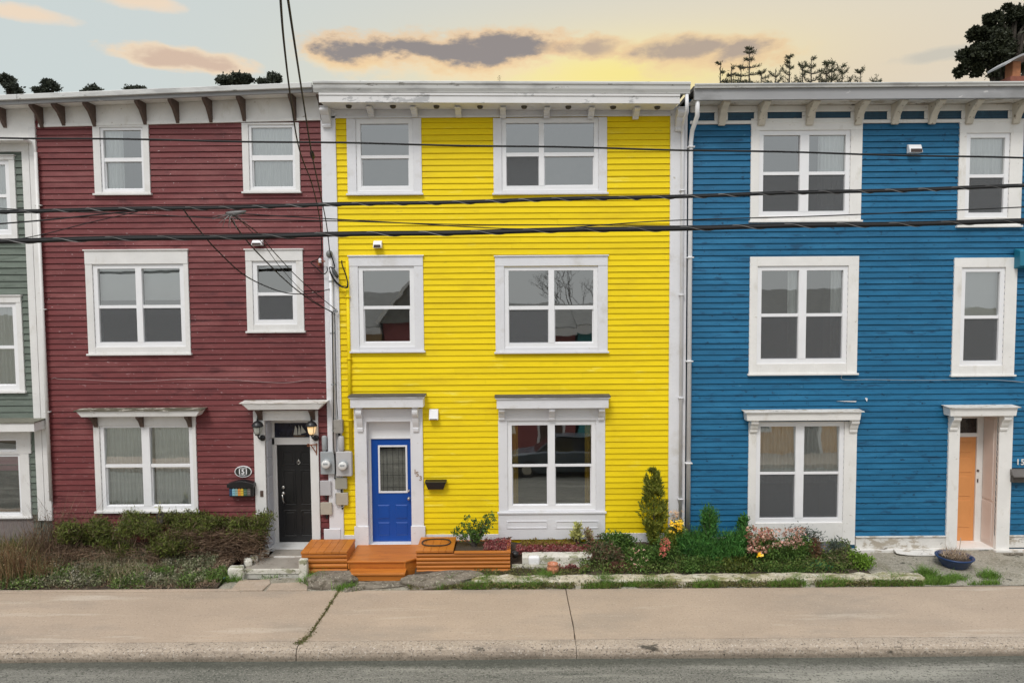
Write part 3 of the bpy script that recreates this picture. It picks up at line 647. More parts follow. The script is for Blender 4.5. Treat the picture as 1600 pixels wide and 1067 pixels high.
m_ = MB(); X0, X1, Z0, Z1 = dx0-.35, fx-.002, zfl+.022, db[3]-.002; m_.box(dx0+.001, X1, YD, YD+.045, Z0, Z1)
for (c, d) in ((.13,.39), (.43,.62), (.66,.8), (.85,.95)): m_.box(dx0+.02, X1-.09, YD-.010, YD+.001, Z0+(Z1-Z0)*c, Z0+(Z1-Z0)*d)
dB = mk('door', m_, M_ODR, HB.root, .006)
m_ = MB(); p = at(1524.5, 735, YD-.03)
m_.lathe([(.025,0), (.025,-.012), (.012,-.02)], (fx+.03, YD-.03, p.z), 'y', 12); mk('lock', m_, M_BRN, dB)
m_ = MB(); m_.box(fx+.02, fx+.04, YD-.045, YD-.03, p.z-.24, p.z-.17)
mk('handle', m_, M_BRN, dB)
zbb = at(1400, 836, YF).z
mk('siding', siding(bl, br_, zbb-.01, at(1400,186,YF).z+.05, HB.holes, 9, .1135, .014), M_BLU, HB.root)
mk('wall', wall_core(bl-.005, br_, -.2, at(1400,135,YF-.4).z-.1, HB.holes, YF+.007, 21), M_BLU, HB.root)
m_ = MB(); a = RC(1336,800,1350,838)[0]
for (u, v) in ((at(1083,840,YF).x, RC(1168,658,1336,838)[0]), (a, p0), (p1, br_)):
    m_ = MB(); m_.box(u, v, YF-.045, YF+.02, .14, zbb-.025).box(u, v, YF-.065, YF+.02, zbb-.025, zbb); mk('base_board', m_, M_PEEL if u > 4 else M_WB, HB.root, .003)
YB = YF-.52
zt = at(1340, 130, YB).z; zm = at(1340, 137, YB).z; zl = at(1340, 155, YB).z
X0 = at(1085, 140, YB).x
m_ = MB(); m_.box(X0, br_, YB, YB+.06, zl, zt-.05)
mk('fascia', m_, M_GREYC, HB.root, .003)
m_ = MB(); m_.prism_x([(YB-.01,zt), (YB-.07,zt-.01), (YB-.07,zt-.03), (YB-.05,zt-.06), (YB-.045,zt-.085), (YB-.001,zt-.085)], X0, br_); recalc(mk('gutter', m_, M_GUT, HB.root, .003))
m_ = MB(); m_.box(X0, br_, YB+.061, YF, zl+.03, zl+.05); mk('soffit', m_, M_PEEL, HB.root)
m_ = MB(); m_.box(X0, br_, YB+.061, 21.1, zt-.09, zt-.02); mk('roof', m_, M_SHING, HB.root)
zf0 = at(1340, 191, YF).z; zf1 = at(1340, 177, YF).z; zf2 = zf1+.05
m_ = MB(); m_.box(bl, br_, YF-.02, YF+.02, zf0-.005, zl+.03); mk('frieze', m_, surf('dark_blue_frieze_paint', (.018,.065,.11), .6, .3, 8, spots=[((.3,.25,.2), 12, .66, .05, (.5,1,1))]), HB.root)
m_ = MB(); m_.box(bl, br_, YF-.053, YF-.019, zf0-.035, zf0+.035).box(bl, br_, YF-.053, YF-.019, zf1+.02, zl+.03)
pr = [bl-.2]
bxs = [1079, 1127, 1189, 1264, 1340, 1397, 1455, 1513, 1586, 1640, 1700]
for bx in bxs:
    p = at(bx, 188, YF-.05).x
    m_.box(p-.13, p+.13, YF-.054, YF-.0195, zf0+.034, zf1+.021) if p-.13 > bl else None
mk('frieze_moulding', m_, M_WB, HB.root, .02)
for bx in bxs[1:]:
    p = at(bx, 190, YF-.05); hh = zl+.03-(zf0-.06)
    m_ = MB(); P = [(YF-.047, zl+.028), (YB+.1, zl+.028), (YB+.1, zl-.01), (YB+.16, zl-.05), (YF-.27, zl-.09), (YF-.17, zf0+.09), (YF-.12, zf0-.0), (YF-.1, zf0-.07), (YF-.047, zf0-.07)]
    m_.prism_x(P, p.x-.065, p.x+.065); recalc(mk('bracket', m_, surf('old_bracket_paint', (.62,.57,.48), .7, .1, 6, bump=.4, bscale=25, spots=[((.25,.2,.14), 12, .6, .06, (1,1,1))]), HB.root, .008))
t0 = at(1090, 150, YB+.05); t1 = at(1089, 182, YB+.1); t2 = at(1081, 205, YF-.12); t3 = at(1079.5, 222, YF-.1); t4 = at(1076, 840, YF-.1)
pipe('downspout', [(t0.x,YB+.05,t0.z), (t1.x,YB+.08,t1.z), (t2.x,YF-.15,t2.z), (t3.x,YF-.1,t3.z), (t3.x,YF-.1,.25)], .043, M_VIN, HB.root, clips=[(t3.x,YF-.1,t3.z-k) for k in (.1,2.2,4.2,6.2)])
# peeling board leaning at the wall foot, cracked ledge
m_ = MB(); a = at(1300, 861, YF-.1).x; b = p0
m_.box(a, b, YF-.14, YF-.046, .06, .15); mk('ledge', m_, M_PEEL, HB.root, .01)
m_ = MB(); a = at(1553, 861, YF-.1).x; m_.box(a, br_, YF-.16, YF-.046, .05, .12); mk('ledge', m_, M_PEEL, HB.root, .01)

# ============================================================ GREEN HOUSE
gl0 = at(-260, 500, YF).x; gr0 = rl-.01
HG = House('g', gl0, gr0, .3, 'grey-green clapboard row house at the left edge with a pink room behind its window')
window(HG, (-60,245,27,375), [(-42,11)], (258,360), (304,309), M_WR, head=1, cu=[('c',0,1,0,1)], seed=31)
window(HG, (-60,463,38,611), [(-40,23)], (480,602), (540,545), M_WR, head=1, cu=[('c',.0,1,0,1)], seed=32)
window(HG, (-60,676,50,708), [(-40,26)], (688,702), None, M_WR, seed=34, sill=False, hgap=3)
w = window(HG, (-60,708.2,50,842), [(-40,31)], (713,801), None, M_WR, seed=33, room=surf('red_brown_room', (.16,.05,.03), .9, .5, 3), sill=True, cbot=806, hgap=4, cu=[('p',0,.93,0,.30)])
m_ = MB(); a, b, z0, z1 = RC(-60, 680, 49, 708); 
m_.box(a, b, YF-.047, YF-.046+.05, RC(-60,703,49,707)[2], z1) if False else None
a, b, z0, z1 = RC(-90, 672, 50, 684)
m_.box(a, b, YF-.05, YF+.02, z0, z1); mk('frieze', m_, M_WR, w, .003)
a, b, z0, z1 = RC(-90, 661, 55, 672, YF-.35); z2 = at(0, 655, YF).z
m_ = MB(); m_.box(a, b, YF-.38, YF-.34, z0-.03, z1); m_.prism_x([(YF-.34,z0-.03), (YF-.34,z1), (YF-.02,z2), (YF-.02,z0-.03)], b-.03, b); m_.box(a, b-.03, YF-.34, YF-.02, z0-.03, z0-.01)
mk('hood', m_, M_WR, w, .004)
m_ = MB(); m_.prism_x([(YF-.40,z1+.002), (YF-.40,z1+.022), (YF-.02,z2+.03), (YF-.02,z2+.01)], a, b+.02); mk('hood_roof', m_, surf('mossy_shingle', (.16,.155,.12), .9, .3, 14, (1,1,1), .5, 40), w)
corner_board(HG, 49, 60.3, 222, 812, M_WR, .055)
ztg = at(20, 238, YF).z
mk('siding', siding(gl0, at(50,500,YF).x, .42, ztg+.02, HG.holes, 12, .128, .012), M_GRN, HG.root)
zg1 = at(20, 205, YF-.3).z
mk('wall', wall_core(gl0, gr0, -.2, zg1-.02, HG.holes, YF+.007, 21), M_GRN, HG.root)
m_ = MB(); m_.box(gl0, gr0+.02, YF-.045, YF+.02, ztg, at(20,222,YF).z).box(gl0, gr0-.03, YF-.30, YF-.046, at(20,222,YF).z-.04, at(20,222,YF).z+.0); mk('frieze', m_, M_WR, HG.root, .003)
gx_ = X0r-.004; zz = lambda a, b: zc(gl0, a, b)
m_ = MB(); m_.beam(gl0, gx_, YR, YR+.05, zz(fl_.z,fr_.z), zz(cl.z,cr.z)-.04, zc(gx_,fl_.z,fr_.z), zc(gx_,cl.z,cr.z)-.04); mk('fascia', m_, M_GREYC, HG.root, .003)
m_ = MB(); m_.beam(gl0, gx_, YR-.06, YR, zz(cl.z,cr.z)-.10, zz(cl.z,cr.z), zc(gx_,cl.z,cr.z)-.10, zc(gx_,cl.z,cr.z)); mk('gutter', m_, M_GUT, HG.root, .01)
m_ = MB(); m_.beam(gl0, gx_, YR+.051, YF, zz(fl_.z,fr_.z)+.03, zz(fl_.z,fr_.z)+.05, zc(gx_,fl_.z,fr_.z)+.03, zc(gx_,fl_.z,fr_.z)+.05); mk('soffit', m_, M_WB, HG.root)
m_ = MB(); m_.beam(gl0, gx_, YR+.05, 21.1, zz(cl.z,cr.z)-.09, zz(cl.z,cr.z)-.01, zc(gx_,cl.z,cr.z)-.09, zc(gx_,cl.z,cr.z)-.01); mk('roof', m_, M_SHING, HG.root)
m_ = MB(); m_.beam(gl0, gr0+.02, YF-.04, YF+.02, at(20,222,YF).z+.001, zz(fl_.z,fr_.z)+.03, at(20,222,YF).z+.001, zc(gr0+.02,fl_.z,fr_.z)+.029); mk('upper_frieze', m_, M_WB, HG.root, .003)
for bx in (8, -30):
    p = at(bx, 200, YF-.05); zt_ = zc(p.x, fl_.z, fr_.z)+.028; m_ = MB(); m_.prism_x(bracket_poly(YF-.041, .33, zt_, zt_-p.z, 'wedge'), p.x-.03, p.x+.03); recalc(mk('bracket', m_, M_BRN, HG.root, .003))
g0, g1 = at(60.5, 240, YF), at(60.5, 780, YF)
pipe('downspout', [(g0.x,YF-.09,g0.z), (g0.x,YF-.09,g1.z)], .03, M_WR, HG.root, clips=[(g0.x,YF-.07,g0.z-k) for k in (1,3,5)])
m_ = MB(); m_.box(gl0, at(-60,820,YF).x+1.45, YF-.03, YF+.02, .3, RC(-60,806,50,842)[3]); mk('base_board', m_, surf('stained_base_board', (.2,.17,.16), .8, .3, 9, (5,1,1), .4, 40), HG.root)

# ============================================================ wall-mounted things
def vent(px0, py0, px1, py1, label, dark=.42):
    a, b, z0, z1 = RC(px0, py0, px1, py1, YF-.06)
    r = thing('vent_hood', ((a+b)/2, YF-.03, z0), label, 'vent', 'wall vents')
    m_ = MB(); m_.prism_x([(YF-.03,z1), (YF-.09,z1-.01), (YF-.15,z0+.03), (YF-.15,z0), (YF-.03,z0)], a, b); mk('cover', m_, M_VIN, r, .006)
    m_ = MB(); m_.box(a+.015, b-.015, YF-.155, YF-.149, z0+.006, z0+(z1-z0)*dark); mk('grille', m_, surf('grille_brown', (.06,.04,.035), .6), r)
vent(584,376,597,388, 'small white vent on the yellow wall above the middle-floor narrow window')
vent(671,639,685,655, 'white square vent on the yellow wall between the blue door and the ground-floor window', .1)
vent(395,375,411,384, 'small white vent on the red wall above its small middle-floor window')
vent(1418,226,1438,240, 'white hooded vent on the blue wall between its two top-floor windows')
# blue awning box at the far right
a, b, z0, z1 = RC(1588, 388, 1640, 420, YF-.1); r = thing('awning_box', (a, YF-.03, z0), 'teal blue box on the blue wall at the right edge beside the narrow middle-floor window', 'box')
m_ = MB(); m_.prism_x([(YF-.03,z1), (YF-.2,z1-.05), (YF-.22,z0+.05), (YF-.03,z0)], a, b); mk('cover', m_, surf('teal_paint', (.01,.16,.25), .5), r, .01)
# mailboxes
def mailbox(name, a, b, z0, z1, prof, mat, label):
    r = thing(name, ((a+b)/2, YF-.03, z0), label, 'mailbox', 'wall mailboxes'); return r
a, b, z0, z1 = RC(665, 751, 697, 764, YF-.1); r = mailbox('mailbox', a, b, z0, z1, None, None, 'plain black wall mailbox on the yellow wall right of the blue door')
m_ = MB(); m_.hexa([(a+.05,YF-.13,z0), (b-.05,YF-.13,z0), (b-.05,YF-.03,z0), (a+.05,YF-.03,z0), (a,YF-.17,z1-.02), (b,YF-.17,z1-.02), (b,YF-.03,z1-.02), (a,YF-.03,z1-.02)]); mk('box', m_, M_BLACKP, r, .004)
m_ = MB(); m_.prism_x([(YF-.03,z1+.01), (YF-.18,z1-.008), (YF-.18,z1-.022), (YF-.03,z1-.018)], a-.008, b+.008); mk('lid', m_, M_BLACKP, r, .002)
a, b, z0, z1 = RC(358, 750, 398, 775, YF-.1); r = mailbox('mailbox', a, b, z0, z1, None, None, 'black wall mailbox painted with a row of coloured houses, under the oval number plaque')
h = z1-z0
m_ = MB(); m_.box(a+.02, b-.02, YF-.16, YF-.03, z0, z0+h*.62); mk('box', m_, M_BLACKP, r, .01)
m_ = MB(); n = 9; P = [(a-.01+(b-a+.02)*i/n, z0+h*.66+h*.34*sin(pi*(.18+.64*i/n))**1.2*1.0) for i in range(n+1)]; P = [(a-.01, z0+h*.6)]+P+[(b+.01, z0+h*.6)]
m_.prism_y(P[::-1], YF-.19, YF-.03); recalc(mk('lid', m_, M_BLACKP, r, .004))
cols = [(.02,.07,.16), (.25,.5,.6), (.3,.45,.4), (.75,.3,.06), (.75,.5,.05), (.05,.12,.07), (.12,.1,.09)]; x = a+.03
for i, c in enumerate(cols):
    wd = .055 if i < 5 else .07
    m_ = MB(); m_.prism_y([(x, z0+.03), (x+wd-.004, z0+.03), (x+wd-.004, z0+h*.5), (x+wd*.5, z0+h*.55), (x, z0+h*.5)], YF-.164, YF-.1595); mk('painted_house', m_, surf('mailbox_paint_%d' % i, c, .5, .05, bump=0), r)
    m_ = MB()
    for u in (.25,.62):
        for v in (.2,.34): m_.box(x+wd*u, x+wd*u+.008, YF-.166, YF-.1635, z0+h*v, z0+h*v+.018)
    mk('painted_window', m_, M_BLACKP if i < 5 else M_GREYM, r); x += wd
a, b, z0, z1 = RC(1581, 733, 1620, 753, YF-.1); r = mailbox('mailbox', a, b, z0, z1, None, None, 'bronze brown wall mailbox on the blue wall right of the peach door')
mbr = surf('bronze_mailbox', (.045,.04,.035), .35, .2, 8)
m_ = MB(); m_.box(a, b, YF-.15, YF-.03, z0, z0+.13); mk('box', m_, mbr, r, .006)
m_ = MB(); m_.prism_x([(YF-.03,z1), (YF-.08,z1), (YF-.17,z0+.125), (YF-.17,z0+.105), (YF-.151,z0+.131), (YF-.03,z0+.131)], a-.01, b+.01); recalc(mk('lid', m_, surf('bronze_lid', (.12,.11,.10), .35, .2, 8), r, .002))
# number plaques
p = at(380, 736.5, YF-.04); r = thing('number_plaque', (p.x, YF-.04, p.z-.1), 'oval black house plaque reading 151 on the red wall', 'plaque')
def oval(rx, rz, y0, y1, n=36): return MB().prism_y([(p.x+rx*cos(2*pi*i/n), p.z+rz*sin(2*pi*i/n)) for i in range(n)][::-1], y0, y1)
mk('rim', oval(.168,.115,YF-.045,YF-.03), M_VIN, r); mk('face', oval(.152,.10,YF-.05,YF-.0455), surf('plaque_black', (.03,.035,.03), .4), r)
text_mesh('number', '151', .135, M_VIN, (p.x, YF-.053, p.z-.004), r, ext=.003, bold=.02)
text_mesh('street_name', 'GOWER', .045, M_VIN, (p.x, YF-.053, p.z+.070), r, ext=.002)
text_mesh('street_name', 'STREET', .045, M_VIN, (p.x, YF-.053, p.z-.072), r, ext=.002)
mnum = surf('tarnished_brass', (.35,.22,.13), .4, .2, 20)
for ch, px, py in (('1',648.5,737), ('5',652,740.5), ('3',657,747)):
    q = at(px, py, YF-.065)
    o = text_mesh('house_number', ch, .13, mnum, (q.x, YF-.068, q.z), None, ext=.004)
    tag(o, 'tarnished brass number %s on the white door trim beside the blue door' % ch, 'house number', 'brass digits beside the blue door')
for ch, px in (('1',1590.5), ('5',1598), ('7',1605.5)):
    q = at(px, 722, YF-.035)
    o = text_mesh('house_number', ch, .16, M_DIALW, (q.x, YF-.034, q.z), None, ext=.005, bold=.02)
    tag(o, 'silver number %s on the blue wall above the bronze mailbox' % ch, 'house number', 'silver digits on the blue wall')
# wall lanterns
def lantern(px, py, lit, label):
    q = at(px, py, YF-.16); r = thing('wall_lantern', (q.x, YF-.16, q.z-.2), label, 'lantern', 'lanterns either side of the black door')
    x, z, y = q.x, q.z, YF-.16; s = 1.15; z0 = z-.02
    m_ = MB(); m_.lathe([(.010*s,0), (.016*s,.015), (.010*s,.03), (.004,.075*s)], (x,y,z0+.155*s), 'z', 10).lathe([(.098*s,0), (.096*s,.014), (.082*s,.05), (.055*s,.085), (.02*s,.105), (.012*s,.115)], (x,y,z0+.055*s), 'z', 16)
    mk('cap', m_, M_BLACKP, r, smooth=True)
    m_ = MB(); m_.lathe([(.038*s,0), (.06*s,.035), (.078*s,.14)], (x,y,z0-.085*s), 'z', 8)
    if lit:
        gm, nt, b_ = newmat('lit_frosted_glass'); b_.inputs['Base Color'].default_value = (.7,.6,.45,1); b_.inputs['Emission Color'].default_value = (1,.62,.25,1); b_.inputs['Emission Strength'].default_value = .55
    else: gm = surf('frosted_glass', (.42,.44,.4), .25, .1, 10)
    mk('glass', m_, gm, r)
    m_ = MB()
    for k in range(4):
        t = pi/4+k*pi/2; m_.tube([(x+.04*s*cos(t),y+.04*s*sin(t),z0-.085*s), (x+.063*s*cos(t),y+.063*s*sin(t),z0-.05*s), (x+.081*s*cos(t),y+.081*s*sin(t),z0+.057*s)], .0055, 5)
    m_.lathe([(.012,0), (.045*s,.02), (.045*s,.03)], (x,y,z0-.115*s), 'z', 12)
    mk('cage', m_, M_BLACKP, r)
    if lit:
        m_ = MB(); m_.lathe([(.008,0), (.022,.02), (.026,.045), (.015,.07), (.002,.078)], (x,y,z0-.06*s), 'z', 10); bm_, nt, b_ = newmat('bulb'); b_.inputs['Emission Color'].default_value = (1,.7,.3,1); b_.inputs['Emission Strength'].default_value = 6
        mk('bulb', m_, bm_, r)
    yb = YF-.056
    m_ = MB(); bx = x+.055
    m_.lathe([(.06,0), (.06,-.012), (.045,-.03), (.02,-.04)], (bx,yb,z0-.19), 'y', 16)
    m_.tube([(bx,yb-.03,z0-.19), (bx-.01,yb-.09,z0-.2), (x+.01,y+.01,z0-.17), (x,y,z0-.11)], [.018,.016,.014,.016], 8)
    mk('arm', m_, M_BLACKP, r, smooth=True)
lantern(402.5, 669, False, 'unlit black coach lantern left of the black door')
lantern(486.5, 669, True, 'lit black coach lantern glowing warm right of the black door')
q = at(409, 771, YF-.06); m_ = MB(); m_.box(q.x-.03, q.x+.03, YF-.07, YF-.055, q.z-.06, q.z+.06).lathe([(.014,0), (.014,-.008)], (q.x,YF-.07,q.z), 'y', 10)
tag(mk('doorbell', m_, M_BRN, None, .003), 'small brown doorbell on the white post left of the black door', 'doorbell')
# rusty bracket below the lit lantern
mru = surf('rusty_iron', (.22,.07,.025), .8, .3, 20)
a_, b_, c_ = at(484,695,YF-.1), at(495,694,YF-.06), at(494.5,708,YF-.06)
m_ = MB(); m_.tube([(a_.x-.01,YF-.12,a_.z), (b_.x,YF-.06,b_.z)], .012, 6).tube([(a_.x+.03,YF-.12,a_.z), (c_.x,YF-.06,c_.z)], .010, 6).tube([(b_.x,YF-.063,b_.z+.02), (c_.x,YF-.063,c_.z-.03)], .011, 6)
m_.tube([(a_.x-.02+.025*cos(t),YF-.12,a_.z+.025*sin(t)) for t in [i*pi/5 for i in range(11)]], .008, 5)
tag(mk('plant_bracket', m_, mru), 'rusty iron bracket below the lit lantern', 'bracket')
# electric meters and utility boxes
def meter(px0, py0, px1, py1, cx_, cy_, cyl, mat, label, yoff=.13):
    a, b, z0, z1 = RC(px0, py0, px1, py1, YF-yoff); r = thing('electric_meter', ((a+b)/2, YF-.05, z0), label, 'electric meter', 'electric meters on the corner boards')
    m_ = MB(); m_.box(a, b, YF-yoff, YF-.03, z0, z1); mk('housing', m_, mat, r, .008)
    q = at(cx_, cy_, YF-yoff); m_ = MB(); R_ = .088
    m_.lathe([(R_+.012,0), (R_+.012,-.02), (R_,-.024), (R_,-.05)], (q.x,YF-yoff,q.z), 'y', 24); mk('ring', m_, M_GREYM, r)
    m_ = MB(); m_.lathe([(R_*.97,-.045), (R_*.93,-.085), (R_*.75,-.10)], (q.x,YF-yoff,q.z), 'y', 24); mk('dial_cover', m_, surf('dial_cover', (.72,.72,.7), .12, .03, bump=0), r, smooth=True)
    m_ = MB(); m_.box(q.x-.045, q.x+.045, YF-yoff-.103, YF-yoff-.099, q.z-.005, q.z+.03); mk('display', m_, M_GREYM, r)
    c = RC(*cyl, YF-.12); rr_ = (c[1]-c[0])/2; xm = (c[0]+c[1])/2
    m_ = MB(); m_.lathe([(rr_*.75,0), (rr_,.02), (rr_,c[3]-c[2]-.03), (rr_*.8,c[3]-c[2]-.008), (rr_*.5,c[3]-c[2])], (xm,YF-.03-rr_,c[2]), 'z', 16).lathe([(rr_*.6,0), (rr_*.6,.08)], (xm,YF-.03-rr_,c[2]-.07), 'z', 12)
    mk('weather_head', m_, mat, r, smooth=True)
meter(500.5,706,523,741, 510.5,724, (502,681,510,704), M_GREYM, 'blue-grey electric meter over the red siding right of the black door')
meter(525,706,549,744, 536.5,726.5, (528,681,537,704), surf('pale_grey_box', (.48,.47,.47), .5, .06), 'pale grey electric meter beside the blue door on the yellow house corner', .15)
def ubox(px0, py0, px1, py1, mat, label, y=.11):
    a, b, z0, z1 = RC(px0, py0, px1, py1, YF-y); r = thing('utility_box', ((a+b)/2, YF-.05, z0), label, 'utility box', 'small utility boxes around the meters')
    m_ = MB(); m_.box(a+.008, b-.008, YF-y+.02, YF-.03, z0+.008, z1-.008); mk('housing', m_, mat, r, .006)
    m_ = MB(); m_.box(a, b, YF-y, YF-y+.022, z0, z1); mk('lid', m_, mat, r, .006)
    m_ = MB(); m_.lathe([(.02,0), (.02,-.09)], ((a+b)/2, YF-.07, z0), 'z', 10); mk('cable_gland', m_, M_BLACKP, r)
mgb = surf('weathered_grey_box', (.30,.28,.25), .7, .15, 12, spots=[((.16,.13,.1), 14, .62, .1, (1,1,1))])
ubox(521,656,535,677, mgb, 'weathered grey-brown box at the top of the meter cluster', .16)
ubox(500,751,517,774, surf('dull_white_box', (.46,.45,.46), .5, .08), 'dull white box directly under the blue-grey meter')
ubox(500.5,785,518.5,804, M_BEIGE, 'beige box lowest on the left, over the red siding strip')
ubox(523.5,746,542,764, surf('olive_grey_box', (.30,.29,.24), .6, .1), 'olive grey box directly under the pale grey meter')
ubox(524.5,770,543.5,789, M_BEIGE, 'beige box second below the pale grey meter, with a loose cable loop')
# service conduits up the corner
def ppts(lst, Y): return [tuple(at(a, b, Y)) for a, b in lst]
c0, c1 = at(516, 400, YF-.1), at(517, 708, YF-.1)
r = thing('service_mast', (c0.x, YF-.1, c1.z), 'white service conduit running up the corner between the red and yellow houses', 'conduit')
m_ = MB(); m_.tube([(c0.x,YF-.1,c1.z), (c0.x,YF-.1,c0.z)], .036, 12)
mk('pipe', m_, M_WH, r, smooth=True)
m_ = MB()
for k in (.5,1.5,2.5,3.4): m_.lathe([(.042,0), (.042,.025)], (c0.x,YF-.1,c0.z-k), 'z', 12); m_.box(c0.x-.05, c0.x+.05, YF-.06, YF-.05, c0.z-k, c0.z-k+.02)
mk('strap', m_, M_GREYM, r)
m_ = MB(); m_.lathe([(.036,0), (.06,.03), (.065,.08), (.045,.12), (.01,.135)], (c0.x-.01,YF-.12,c0.z-.03), 'z', 12); mk('mast_head', m_, surf('mast_grey', (.2,.21,.2), .5, .2), r, smooth=True)
def smoothpts(P, n=8):
    P = [Vector(p) for p in P]; out = []
    for i in range(len(P)-1):
        a = P[max(i-1,0)]; b = P[i]; c = P[i+1]; d = P[min(i+2, len(P)-1)]
        for k in range(n):
            t = k/n; out.append(.5*((2*b)+(c-a)*t+(2*a-5*b+4*c-d)*t*t+(3*b-a-3*c+d)*t**3))
    return out+[P[-1]]
def wire(pts, r, label, group='overhead and service wires', mat=None, name='cable', n=6, cat='cable'):
    m_ = MB(); m_.tube(smoothpts(pts), r, n); o = mk(name, m_, mat or M_CABLE, None, smooth=True); return tag(o, label, cat, group)
Y1 = YF-.13
wire([tuple(at(519,488,Y1)), tuple(at(520,560,Y1)), tuple(at(521,640,Y1)), tuple(at(521,690,Y1)), tuple(at(524,730,Y1)), tuple(at(523,748,Y1))], .012, 'black cable running down beside the white service conduit', 'cables fixed to the corner of the houses')
wire([tuple(at(523,488,Y1)), tuple(at(525,570,Y1)), tuple(at(526,620,Y1)), tuple(at(528,655,Y1))], .008, 'thin black cable on the white corner board ending at the weathered grey box', 'cables fixed to the corner of the houses')
wire([tuple(at(524,770,Y1)), tuple(at(524,785,Y1)), tuple(at(530,794,Y1)), tuple(at(538,790,Y1))], .006, 'loose cable loop under the lowest beige box', 'cables fixed to the corner of the houses', M_GREYM)
wire([tuple(at(514,392,Y1)), tuple(at(517,398,Y1-.05)), tuple(at(523,418,Y1)), tuple(at(515,418,Y1)), tuple(at(520,433,Y1)), tuple(at(532,446,Y1)), tuple(at(543,449,Y1)), tuple(at(541,432,Y1)), tuple(at(535,415,Y1)), tuple(at(534,407,Y1))], .012, 'looped black service cable sagging onto the yellow corner', 'cables fixed to the corner of the houses')
wire([tuple(at(515,424,Y1)), tuple(at(522,438,Y1-.03)), tuple(at(531,447,Y1-.03)), tuple(at(541,449,Y1-.03)), tuple(at(543,443,Y1))], .012, 'second looped black cable below the service mast', 'cables fixed to the corner of the houses')
wire([tuple(at(503,396,Y1)), tuple(at(497,405,Y1)), tuple(at(486,410,Y1)), tuple(at(494,418,Y1)), tuple(at(505,428,Y1)), tuple(at(511,424,Y1)), tuple(at(511,417,Y1))], .010, 'tangled black cable on the red wall left of the service mast', 'cables fixed to the corner of the houses')
q0, q1 = at(519,419,Y1), at(528,434,Y1)
m_ = MB(); m_.tube([q0, q0.lerp(q1,.2), q0.lerp(q1,.8), q1], [.015,.033,.036,.02], 10); tag(mk('cable_splice', m_, surf('splice_grey', (.05,.055,.055), .4), smooth=True), 'dark grey splice casing hanging in the looped cable', 'splice')
r0 = at(497, 407, Y1)
r = thing('insulator', (r0.x, YF-.1, r0.z), 'small white wire insulator bracket on the red wall by the service mast', 'insulator', 'wire insulators')
m_ = MB(); m_.lathe([(.02,0), (.035,.02), (.022,.04), (.035,.06), (.015,.09)], (r0.x+.04,YF-.14,r0.z-.05), 'z', 12); mk('porcelain', m_, M_VIN, r, smooth=True)
m_ = MB(); m_.box(r0.x-.02, r0.x+.14, YF-.15, YF-.13, r0.z-.03, r0.z-.01).box(r0.x+.0, r0.x+.03, YF-.15, YF-.03, r0.z-.10, r0.z-.03); mk('iron_arm', m_, mru, r, .003)
r0 = at(524, 487, Y1)
r = thing('insulator', (r0.x, YF-.06, r0.z), 'iron hook and wires knot on the white corner board halfway up', 'insulator', 'wire insulators')
m_ = MB(); m_.lathe([(.015,0), (.028,.015), (.018,.03), (.028,.045), (.01,.06)], (r0.x+.02,YF-.13,r0.z-.02), 'z', 12); mk('porcelain', m_, M_GREYM, r, smooth=True)
m_ = MB(); m_.tube([(r0.x-.06,YF-.06,r0.z), (r0.x-.02,YF-.13,r0.z+.02), (r0.x+.05,YF-.13,r0.z-.0), (r0.x+.02,YF-.12,r0.z+.05)], .008, 6); mk('iron_hook', m_, M_BLACKP, r)
# thin pale wires stapled to walls
wire([tuple(at(x, y, YF-.045)) for x, y in ((80,592),(86,590),(92,592),(130,593),(190,596),(240,595),(290,592),(350,593),(440,598),(480,594),(510,596))], .0032, 'thin pale wire stapled across the red wall', 'thin wires on the walls', surf('dull_pale_wire', (.42,.33,.32), .6, bump=0))
wire([tuple(at(x, y, YF-.045)) for x, y in ((1316,585),(1318,593),(1360,593),(1440,594),(1540,593),(1600,597))], .005, 'thin grey wire stapled across the blue wall', 'thin wires on the walls', M_GREYM)
# overhead lines along the street
def street_wire(P, Y, r, label, lash=0, n=8):
    W = [at(a, b, Y) for a, b in P]
    xs = [w.x for w in W]; zs = [w.z for w in W]; c = np.polyfit(xs, zs, 2); f = lambda x: float(np.polyval(c, x))
    X = [-15+30*i/90 for i in range(91)]
    R = thing('overhead_line', (0, Y, f(0)), label, 'overhead line', 'overhead lines along the street') if lash else None
    m_ = MB(); m_.tube([(x, Y, f(x)+.006*sin(x*2.1)) for x in X], r, n); o = mk('cable' if lash else 'overhead_line', m_, M_CABLE, R, smooth=True)
    if lash:
        m_ = MB(); k = 1500; m_.tube([(x, Y+(r+.004)*cos(x*lash), f(x)+.006*sin(x*2.1)+(r+.004)*sin(x*lash)) for x in [-15+30*i/k for i in range(k+1)]], .0055, 4); mk('lashing_wire', m_, M_STRAND, R)
        m_ = MB(); m_.tube([(x, Y+.01, f(x)+.006*sin(x*2.1)+r+.006) for x in X], .011, 6); mk('strand', m_, M_CABLE, R, smooth=True)
    else: tag(o, label, 'overhead line', 'overhead lines along the street')
street_wire([(0,216),(520,222),(1060,236),(1600,247)], 9.6, .013, 'thin overhead line crossing the top-floor windows')
street_wire([(0,331),(520,322),(1040,307),(1600,292)], 9.4, .018, 'thick bundled overhead line just below the top-floor windows', 14)
street_wire([(0,377),(600,367),(1040,357),(1600,347)], 9.3, .026, 'thickest lowest overhead line with pale lashing spiral', 9)
street_wire([(200,336),(520,343),(800,354),(1300,350)], 9.6, .007, 'thin sagging line between the two thick bundles')
wire([tuple(at(352,333,9.4)), tuple(at(440,338,9.8)), tuple(at(600,347,10.5)), tuple(at(780,357,11)), tuple(at(880,356,10.8)), tuple(at(1043,345,10)), tuple(at(1300,337,9.7)), tuple(at(1640,322,9.3))], .008, 'thin line sagging from the splice cluster across to the right')
